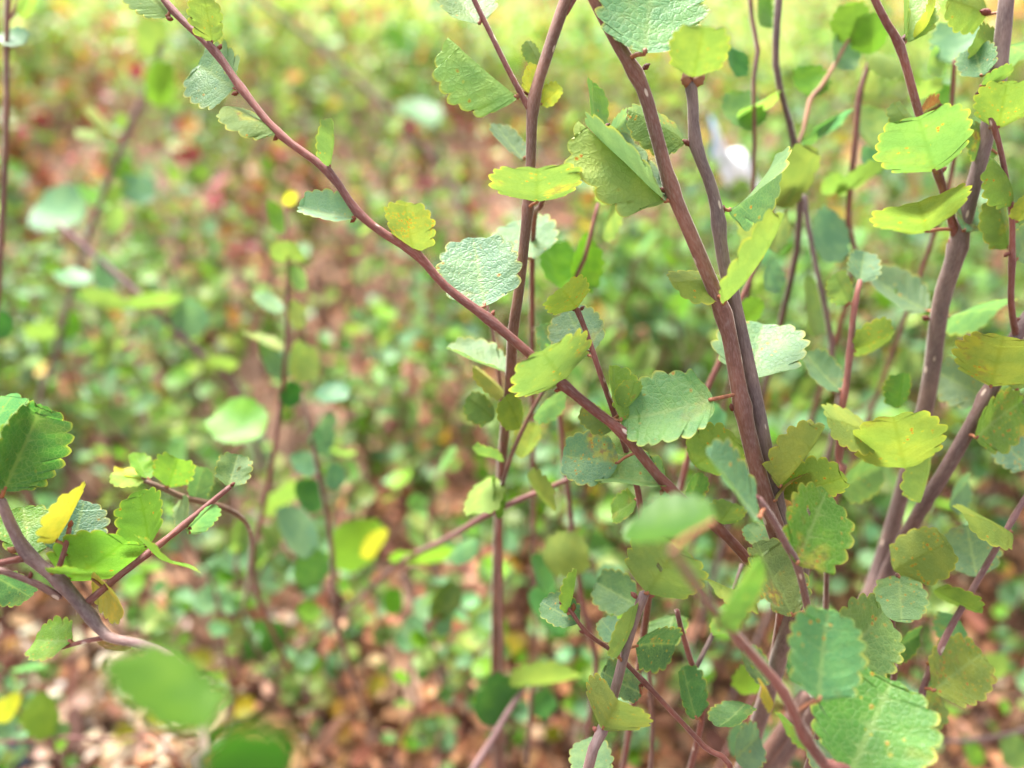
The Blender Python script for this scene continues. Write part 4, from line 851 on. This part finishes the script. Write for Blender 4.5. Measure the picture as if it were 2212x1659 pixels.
SPRIG = [('t', 18), ('g', 14), ('B', 10), ('y', 26), ('p', 10), ('o', 16), ('O', 2)]
protos += [proto('low', 41 + i, h, n, SPRIG, 'red', .0135, 'low birch sprig with a few small green leaves rising from the brown litter', G4, 'birch sprig', 'birch_sprig') for i, (h, n) in enumerate(((.12, 13), (.18, 17), (.24, 20), (.15, 15)))]
placed, first, tries = [], set(), 0
rp = random.Random(5)
while len(placed) < 190 and tries < 20000:
    tries += 1
    y = .42 + 1.30 * rp.random() ** 1.55; x = rp.uniform(-1, 1) * (.70 * y + .12)
    p = Vector((x, y, 0)); px, py, d = seen(p)
    if py > 1700 or not (-250 < px < 2460): continue
    if py > 1150 and px < 1000 and rp.random() < .45: continue             # the open patch of litter
    if 520 < px < 980 and .60 < d < 1.15 and rp.random() < .62: continue      # the brown hollow left of centre
    if any((p - q).length < .03 for q in placed): continue
    if px < 1250 and y > .80 and rp.random() < .40: i = rp.choice((6, 7))
    else: i = rp.choice((0, 1, 2, 3, 4, 5, 3, 4, 5)) if y > 1.0 else rp.choice((0, 1, 2, 0, 1, 3, 4, 5))
    s = rp.uniform(.8, 1.2)
    if y < .8: s = min(s, .9) * rp.uniform(.45, .95)
    rz = rp.uniform(0, 6.28)
    if i not in first:
        first.add(i); CROWD.append(protos[i]); protos[i].location = p; protos[i].rotation_euler = (0, 0, rz); protos[i].scale = (s, s, s)
    else: copy_tree(protos[i], p, rz, s)
    placed.append(p)

mid, tries = 0, 0
while mid < 96 and tries < 6000:
    tries += 1
    y = rp.uniform(.40, .80); x = rp.uniform(-.12, .62) if mid < 62 else rp.uniform(-.65, .0); p = Vector((x, y, 0)); px, py, d = seen(p)
    if not (850 < px < 2400 if mid < 62 else -150 < px < 900 and py < 1500) or 520 < px < 980 and .60 < d < 1.15 or any((p - q).length < .03 for q in placed): continue
    i = rp.choice((0, 1, 2, 0, 1, 2, 3, 4, 5)); s = rp.uniform(.55, 1.0); rz = rp.uniform(0, 6.28); mid += 1
    if px < 1250: s *= .72
    copy_tree(protos[i], p, rz, s); placed.append(p)
low = 0
while low < 150:
    py = 900 + 850 * rp.random() ** .9; px = rp.uniform(-150, 2350)
    k = TANH / 1106; v = FWD + RIGHT * ((px - 1106) * k) + UP * ((829.5 - py) * k); p = EYE + v * (-CAM_H / v.z)
    if 40 < px < 400 and 1390 < py < 1640: continue
    if px < 900 and py > 1250 and rp.random() < .25: continue                     # the palest bare litter
    if any((p - q).length < .018 for q in placed): continue
    i = rp.randrange(8, 12); s = rp.uniform(.8, 1.15) * (.8 if py > 1450 else 1); rz = rp.uniform(0, 6.28); low += 1
    if i not in first:
        first.add(i); CROWD.append(protos[i]); protos[i].location = p; protos[i].rotation_euler = (0, 0, rz); protos[i].scale = (s, s, s)
    else: copy_tree(protos[i], p, rz, s)
    placed.append(p)

ORD = ['leftmost', 'second from left', 'third from left', 'fourth from left', 'fifth from left', 'sixth from left', 'seventh from left', 'eighth from left', 'ninth from left', 'tenth from left', 'eleventh from left', 'twelfth from left']
def name_each(items, rows, limits, noun):
    """each of a crowd gets its own label: its look, its row by distance, the place between things one can find, its order there"""
    cells = {}
    for o in items:
        px, py, d = seen(o.location)
        zone = next((z for lim, z in ((370, 'at the left edge'), (740, 'left of centre'), (1106, 'left of the brown upright shoot'), (1560, 'between brown upright and forked shoots'),
                                      (1960, 'between forked and stout grey shoots')) if px < lim), 'by the right edge')
        row = next((k for k, l in enumerate(limits) if d < l), len(limits))
        cells.setdefault((noun(o), rows[row], zone), []).append((px, o))
    for (nn, row, zone), L in cells.items():
        L.sort(key=lambda q: q[0])
        for k, (px, o) in enumerate(L):
            if len(L) == 1: o['label'] = f'lone {row} {nn[0]} {zone}'.replace('  ', ' ')
            else: o['label'] = f'{"rightmost" if k == len(L) - 1 else ORD[k] if k < len(ORD) else str(k + 1) + "th from left"} of the {row} {nn[1]} {zone}'.replace('  ', ' ')
NOUN = {G1: ('blue-green birch shoot', 'blue-green birch shoots'), G2: ('yellow-green birch shoot', 'yellow-green birch shoots'), G3: ('red-leaved bush', 'red-leaved bushes'), G4: ('low leafy sprig', 'low leafy sprigs')}
name_each(CROWD, ('near', 'fairly near', 'middling', 'far', 'farthest'), (.62, .82, 1.02, 1.30), lambda o: NOUN[o['group']])

# ------------------------------------------------------------------ leaf litter, low seedlings and the far growth as masses
def scatter_mesh(name, n, pos, size, tint, mat, r, tilt=.5, shape='leaf', up=0.0):
    """n small bent leaves in one mesh: 8 faces each"""
    if shape == 'chip': base = np.array([[-.16, 0, 0], [.16, .02, 0], [-.20, .5, .03], [.19, .5, .04], [-.10, 1, 0], [.14, .97, .02]]); q = [[0, 1, 3, 2], [2, 3, 5, 4]]
    else:
        base = np.array([[0, 0, 0], [-.26, .18, .06], [0, .2, 0], [.26, .18, .06], [-.40, .5, .10], [0, .5, -.02], [.40, .5, .10], [-.30, .82, .10], [0, .82, 0], [.30, .82, .10], [0, 1.0, .03], [-.1, .98, .05], [.1, .98, .05]])
        q = [[0, 2, 1, 0], [0, 3, 2, 0]]
        q = [[1, 2, 5, 4], [2, 3, 6, 5], [4, 5, 8, 7], [5, 6, 9, 8], [7, 8, 10, 11], [8, 9, 12, 10], [0, 2, 1, 1], [0, 3, 2, 2]]
        base = np.vstack([base, base[1] + [1e-4, -1e-4, 0], base[3] + [-1e-4, -1e-4, 0]]); q[6] = [0, 2, 1, 13]; q[7] = [0, 14, 3, 2]
    m = len(base); q = np.array(q)
    az = r.uniform(0, 2 * np.pi, n); el = r.normal(up, tilt, n); ro = r.normal(0, tilt, n)
    a = np.stack([np.cos(az) * np.cos(el), np.sin(az) * np.cos(el), np.sin(el)], 1)
    w = np.stack([np.sin(az), -np.cos(az), np.zeros(n)], 1); nn = np.cross(w, a)
    w2 = w * np.cos(ro)[:, None] + nn * np.sin(ro)[:, None]; n2 = np.cross(w2, a)
    curl = r.normal(1.0, .9, n)
    if shape == 'chip': wd = r.uniform(.5, 1.2, n)
    else: wd = r.uniform(.7, 1.15, n)
    B = np.broadcast_to(base, (n, m, 3))
    V = pos[:, None] + size[:, None, None] * (B[..., :1] * (w2 * wd[:, None])[:, None] + B[..., 1:2] * a[:, None] + (B[..., 2:] * curl[:, None, None] + .12 * curl[:, None, None] * B[..., 1:2] ** 2) * n2[:, None])
    F = (q[None] + (np.arange(n) * m)[:, None, None]).reshape(-1, 4)
    return mesh_from(name, V.reshape(-1, 3), F, mat, True, tint=np.repeat(tint, len(q), 0))
def ground_at(px, py, z=.012):
    k = TANH / 1106; v = FWD + RIGHT * ((px - 1106) * k) + UP * ((829.5 - py) * k); t = (z - CAM_H) / v.z; return EYE + v * t
def pal(r, n, cols, w, jit=.18):
    c = np.array(cols)[r.choice(len(cols), n, p=np.array(w) / sum(w))]
    return np.clip(c * r.normal(1, jit, (n, 1)) * r.normal(1, .07, (n, 3)), .008, .9)
r = np.random.default_rng(12)
def wedge(n, y0, y1, k=1.0, spread=.90):
    y = y0 + (y1 - y0) * r.random(n) ** k; x = r.uniform(-1, 1, n) * (spread * y + .12); return x, y
nL = 28000
x, y = wedge(nL, .12, 2.4, 1.5)
pos = np.stack([x, y, .001 + .010 * r.random(nL) ** 1.5], 1)
tl = pal(r, nL, [(.40, .225, .145), (.28, .145, .085), (.18, .090, .055), (.52, .36, .26), (.09, .045, .032), (.40, .25, .06), (.30, .16, .05)], [26, 28, 24, 8, 10, 2, 4], .22)
g0 = ground_at(215, 1500); dry = r.random(nL) < .75 * np.exp(-((x - g0.x) / .085) ** 2 - ((y - g0.y) / .055) ** 2)
tl = np.clip(tl * [1.36, 1.22, 1.12], 0, .8); tl[dry] = pal(r, int(dry.sum()), [(.72, .58, .47), (.60, .42, .32), (.78, .66, .54)], [3, 2, 2], .12)
lit = link('leaf_litter', scatter_mesh('leaf_litter', nL, pos, r.uniform(.006, .014, nL) * r.choice((1, 1.5), nL, p=(.85, .15)), tl, M_LITTER, r, .30)); lit['kind'] = 'stuff'
x, y = wedge(4500, .12, 2.2, 1.4)
chips = link('bark_litter', scatter_mesh('bark_litter', 4500, np.stack([x, y, .003 + .010 * r.random(4500)], 1), r.uniform(.008, .024, 4500), pal(r, 4500,
    [(.36, .20, .13), (.24, .125, .08), (.48, .32, .23), (.12, .065, .045)], [4, 4, 2, 3], .2), M_LITTER, r, .22, 'chip')); chips['kind'] = 'stuff'
# small seedlings and leafy ground growth between the stems
nC = 520; cx, cy = wedge(nC, .42, 2.3, 1.15); keep = []
for i in range(nC):
    px, py, _ = seen(Vector((cx[i], cy[i], 0)))
    keep.append(not (py > 900 and px < 1450 and r.random() < .2))
cx, cy = cx[np.array(keep)], cy[np.array(keep)]; per = 12; n = len(cx) * per
pos = np.stack([np.repeat(cx, per) + r.normal(0, .022, n), np.repeat(cy, per) + r.normal(0, .022, n), .02 + .16 * r.random(n) * np.repeat(r.random(len(cx)), per)], 1)
und = link('undergrowth', scatter_mesh('undergrowth', n, pos, r.uniform(.008, .016, n), pal(r, n, [TINT[k] for k in ('t', 'g', 'B', 'y', 'p', 'D', 'Y', 'O')], [18, 8, 14, 24, 16, 4, 8, 9], .2), M_GREEN, r, .5, up=.3)); und['kind'] = 'stuff'
# bare thin shoots standing between the leafy ones, too many and too soft to count
def twig_mass(n):
    x, y = wedge(n, .45, 2.0, 1.25); V, F, T_ = [], [], []
    for k in range(n):
        if y[k] < .7 and abs(x[k]) < .04: continue
        h = r.uniform(.06, .24); lean = r.normal(0, .22, 2); rad = r.uniform(.0007, .0014); b = len(V); ph = r.uniform(0, 6)
        kink = r.normal(0, .006, (5, 2))
        for i in range(5):
            t = i / 4; c = (x[k] + lean[0] * h * t + kink[i, 0] * t, y[k] + lean[1] * h * t + kink[i, 1] * t, h * t - .004); q = rad * (1 - .6 * t)
            for a in range(4): V.append((c[0] + q * math.cos(a * 1.571 + ph), c[1] + q * math.sin(a * 1.571 + ph), c[2]))
        for i in range(4):
            for a in range(4): F.append((b + i * 4 + a, b + i * 4 + (a + 1) % 4, b + i * 4 + 4 + (a + 1) % 4, b + i * 4 + 4 + a))
        T_ += [np.array([(.17, .065, .05), (.13, .075, .06), (.22, .10, .07), (.10, .05, .045)][r.integers(4)]) * r.uniform(.8, 1.2)] * 16
    return mesh_from('undergrowth_stems', V, F, M_LITTER, True, tint=np.array(T_))
tw = link('undergrowth_stems', twig_mass(1200)); tw['kind'] = 'stuff'
# the far growth, one soft mass
nS = 4200; sx, sy = wedge(nS, 1.75, 7.5, 1.5, .95); per = 20; n = nS * per
h = np.repeat(r.uniform(.16, .36, nS) * np.clip(.75 + .25 * np.sin(sx * 2.1 + sy * 1.7), .5, 1.0), per)
pos = np.stack([np.repeat(sx, per) + r.normal(0, .035, n), np.repeat(sy, per) + r.normal(0, .035, n), h * (1 - .8 * r.random(n) ** 1.3)], 1)
kinds = r.choice(4, nS, p=(.42, .18, .22, .18)); kl = np.repeat(kinds, per)
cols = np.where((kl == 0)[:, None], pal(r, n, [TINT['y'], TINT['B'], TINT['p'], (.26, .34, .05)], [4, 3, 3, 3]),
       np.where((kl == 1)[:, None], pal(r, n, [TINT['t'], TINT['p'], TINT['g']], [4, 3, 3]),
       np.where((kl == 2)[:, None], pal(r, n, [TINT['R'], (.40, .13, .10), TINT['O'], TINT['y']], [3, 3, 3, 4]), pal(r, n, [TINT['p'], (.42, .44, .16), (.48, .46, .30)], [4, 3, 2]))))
far = link('thicket', scatter_mesh('thicket', n, pos, r.uniform(.014, .027, n), np.clip(cols * [1.36, 1.50, 1.75], 0, .8), M_GREEN, r, .6, up=.4)); far['kind'] = 'stuff'  # leaf colours lifted, painting in the bright hazy light of the distance

# ------------------------------------------------------------------ fallen yellow leaves that can be told apart, the white wrapper, the slate
FALL = [(1100, 1390, 74, 'Y'), (1110, 1225, 60, 'Y'), (770, 1270, 56, 'Y'), (345, 1540, 40, 'Y'), (275, 1585, 60, 'Y'), (480, 1470, 56, 'Y'), (520, 1528, 60, 'Y'), (620, 1440, 50, 'O'), (430, 1430, 60, 'Y'), (1090, 1060, 50, 'O'),
        (245, 715, 60, 'Y'), (320, 745, 50, 'Y'), (165, 880, 50, 'Y'), (1060, 870, 80, 'O'), (820, 1480, 60, 'Y'), (700, 1500, 60, 'p'), (380, 1410, 44, 'p'), (560, 1290, 50, 'p'), (880, 1590, 60, 'Y'), (745, 1580, 50, 'O'), (1190, 1590, 50, 'Y'), (2200, 1420, 40, 'O')]
rf = random.Random(9); FALLEN = []
for k, (px, py, sz, ti) in enumerate(FALL):
    p = ground_at(px, py, .016); d = (p - EYE).dot(FWD); az = rf.uniform(0, 6.28)
    a = Vector((math.cos(az), math.sin(az), rf.uniform(-.1, .3))).normalized(); n = Vector((rf.gauss(0, .25), rf.gauss(0, .25) - .25, 1)); w = a.cross(n).normalized(); n = w.cross(a)
    o = link('fallen_leaf', LOW[rf.randrange(len(LOW))], M=rotcols(w, a, n, p - a * sz * mpp(d) * .5, sz * .8 * mpp(d)), color=(*[c * rf.uniform(.55, .95) for c in TINT[ti]], rf.random()))
    describe(o, {'Y': 'fallen bright yellow leaf lying on the brown litter under the birches', 'O': 'fallen orange-brown leaf lying on the brown litter under the birches', 'p': 'fallen pale green leaf lying on the brown litter under the birches'}[ti], 'leaf',
             {'Y': 'fallen yellow leaves', 'O': 'fallen orange leaves', 'p': 'fallen pale green leaves'}[ti]); FALLEN.append(o)
FN = {'fallen yellow leaves': ('fallen yellow leaf', 'fallen yellow leaves'), 'fallen orange leaves': ('fallen orange-brown leaf', 'fallen orange-brown leaves'), 'fallen pale green leaves': ('fallen pale green leaf', 'fallen pale green leaves')}
name_each(FALLEN, ('near', 'farther'), (.58,), lambda o: FN[o['group']])

def wrapper():
    c = at(1588, 352, .45); n = 14; r_ = np.random.default_rng(4); V = []
    L, Wd = .034, .017
    root = thing('plastic_wrapper', c, 'crumpled white plastic wrapper caught among the shoots right of the grey stem', 'wrapper')
    def sheet(name, x0, x1, col, lift):
        V, F = [], []
        for i in range(n):
            for j in range(8):
                u = x0 + (x1 - x0) * i / (n - 1); v = (j / 7 - .5)
                V.append((u * L, v * Wd * 1.1 * (1 - .25 * abs(u)) + .004 * math.sin(17 * u + 9 * v), v * Wd * .55 + .006 * math.cos(v * 4.6 + u * 3) - u * .024 + .004 * math.sin(11 * u)))
        for i in range(n - 1):
            for j in range(7): F.append((i * 8 + j, i * 8 + j + 1, (i + 1) * 8 + j + 1, (i + 1) * 8 + j))
        me = mesh_from(name, V, F, M_PAPER); o = link(name, me, root, color=col); s = o.modifiers.new('thickness', 'SOLIDIFY'); s.thickness = .0004
    sheet('sheet', -.42, .5, (.86, .86, .88), 0); sheet('printed_corner', -.475, -.424, (.20, .36, .62), .0)
wrapper()
def slate():
    p = ground_at(60, 1625, .0); r_ = np.random.default_rng(8); V, F = [], []
    nu, nv = 16, 10; k = r_.normal(0, 2.5, (6, 3)); ph = r_.uniform(0, 6, 6)
    for i in range(nv):
        th = math.pi * i / (nv - 1)
        for j in range(nu):
            a = 2 * math.pi * j / nu; q = np.array([math.sin(th) * math.cos(a), math.sin(th) * math.sin(a), math.cos(th)])
            rr = 1 + .13 * np.sin(k @ q + ph).sum() * .5
            q = np.sign(q) * np.abs(q) ** .75 * rr; V.append((q[0] * .008, q[1] * .020, q[2] * .009 + .007))
    for i in range(nv - 1):
        for j in range(nu): F.append((i * nu + j, (i + 1) * nu + j, (i + 1) * nu + (j + 1) % nu, i * nu + (j + 1) % nu))
    o = link('stone', mesh_from('stone', V, F, M_STONE), M=Matrix.Translation(p) @ Matrix.Rotation(.35, 4, 'Z'), color=(.022, .026, .040, 1))
    describe(o, 'dark blue-grey stone half hidden in the litter at the lower left corner', 'stone')
slate()
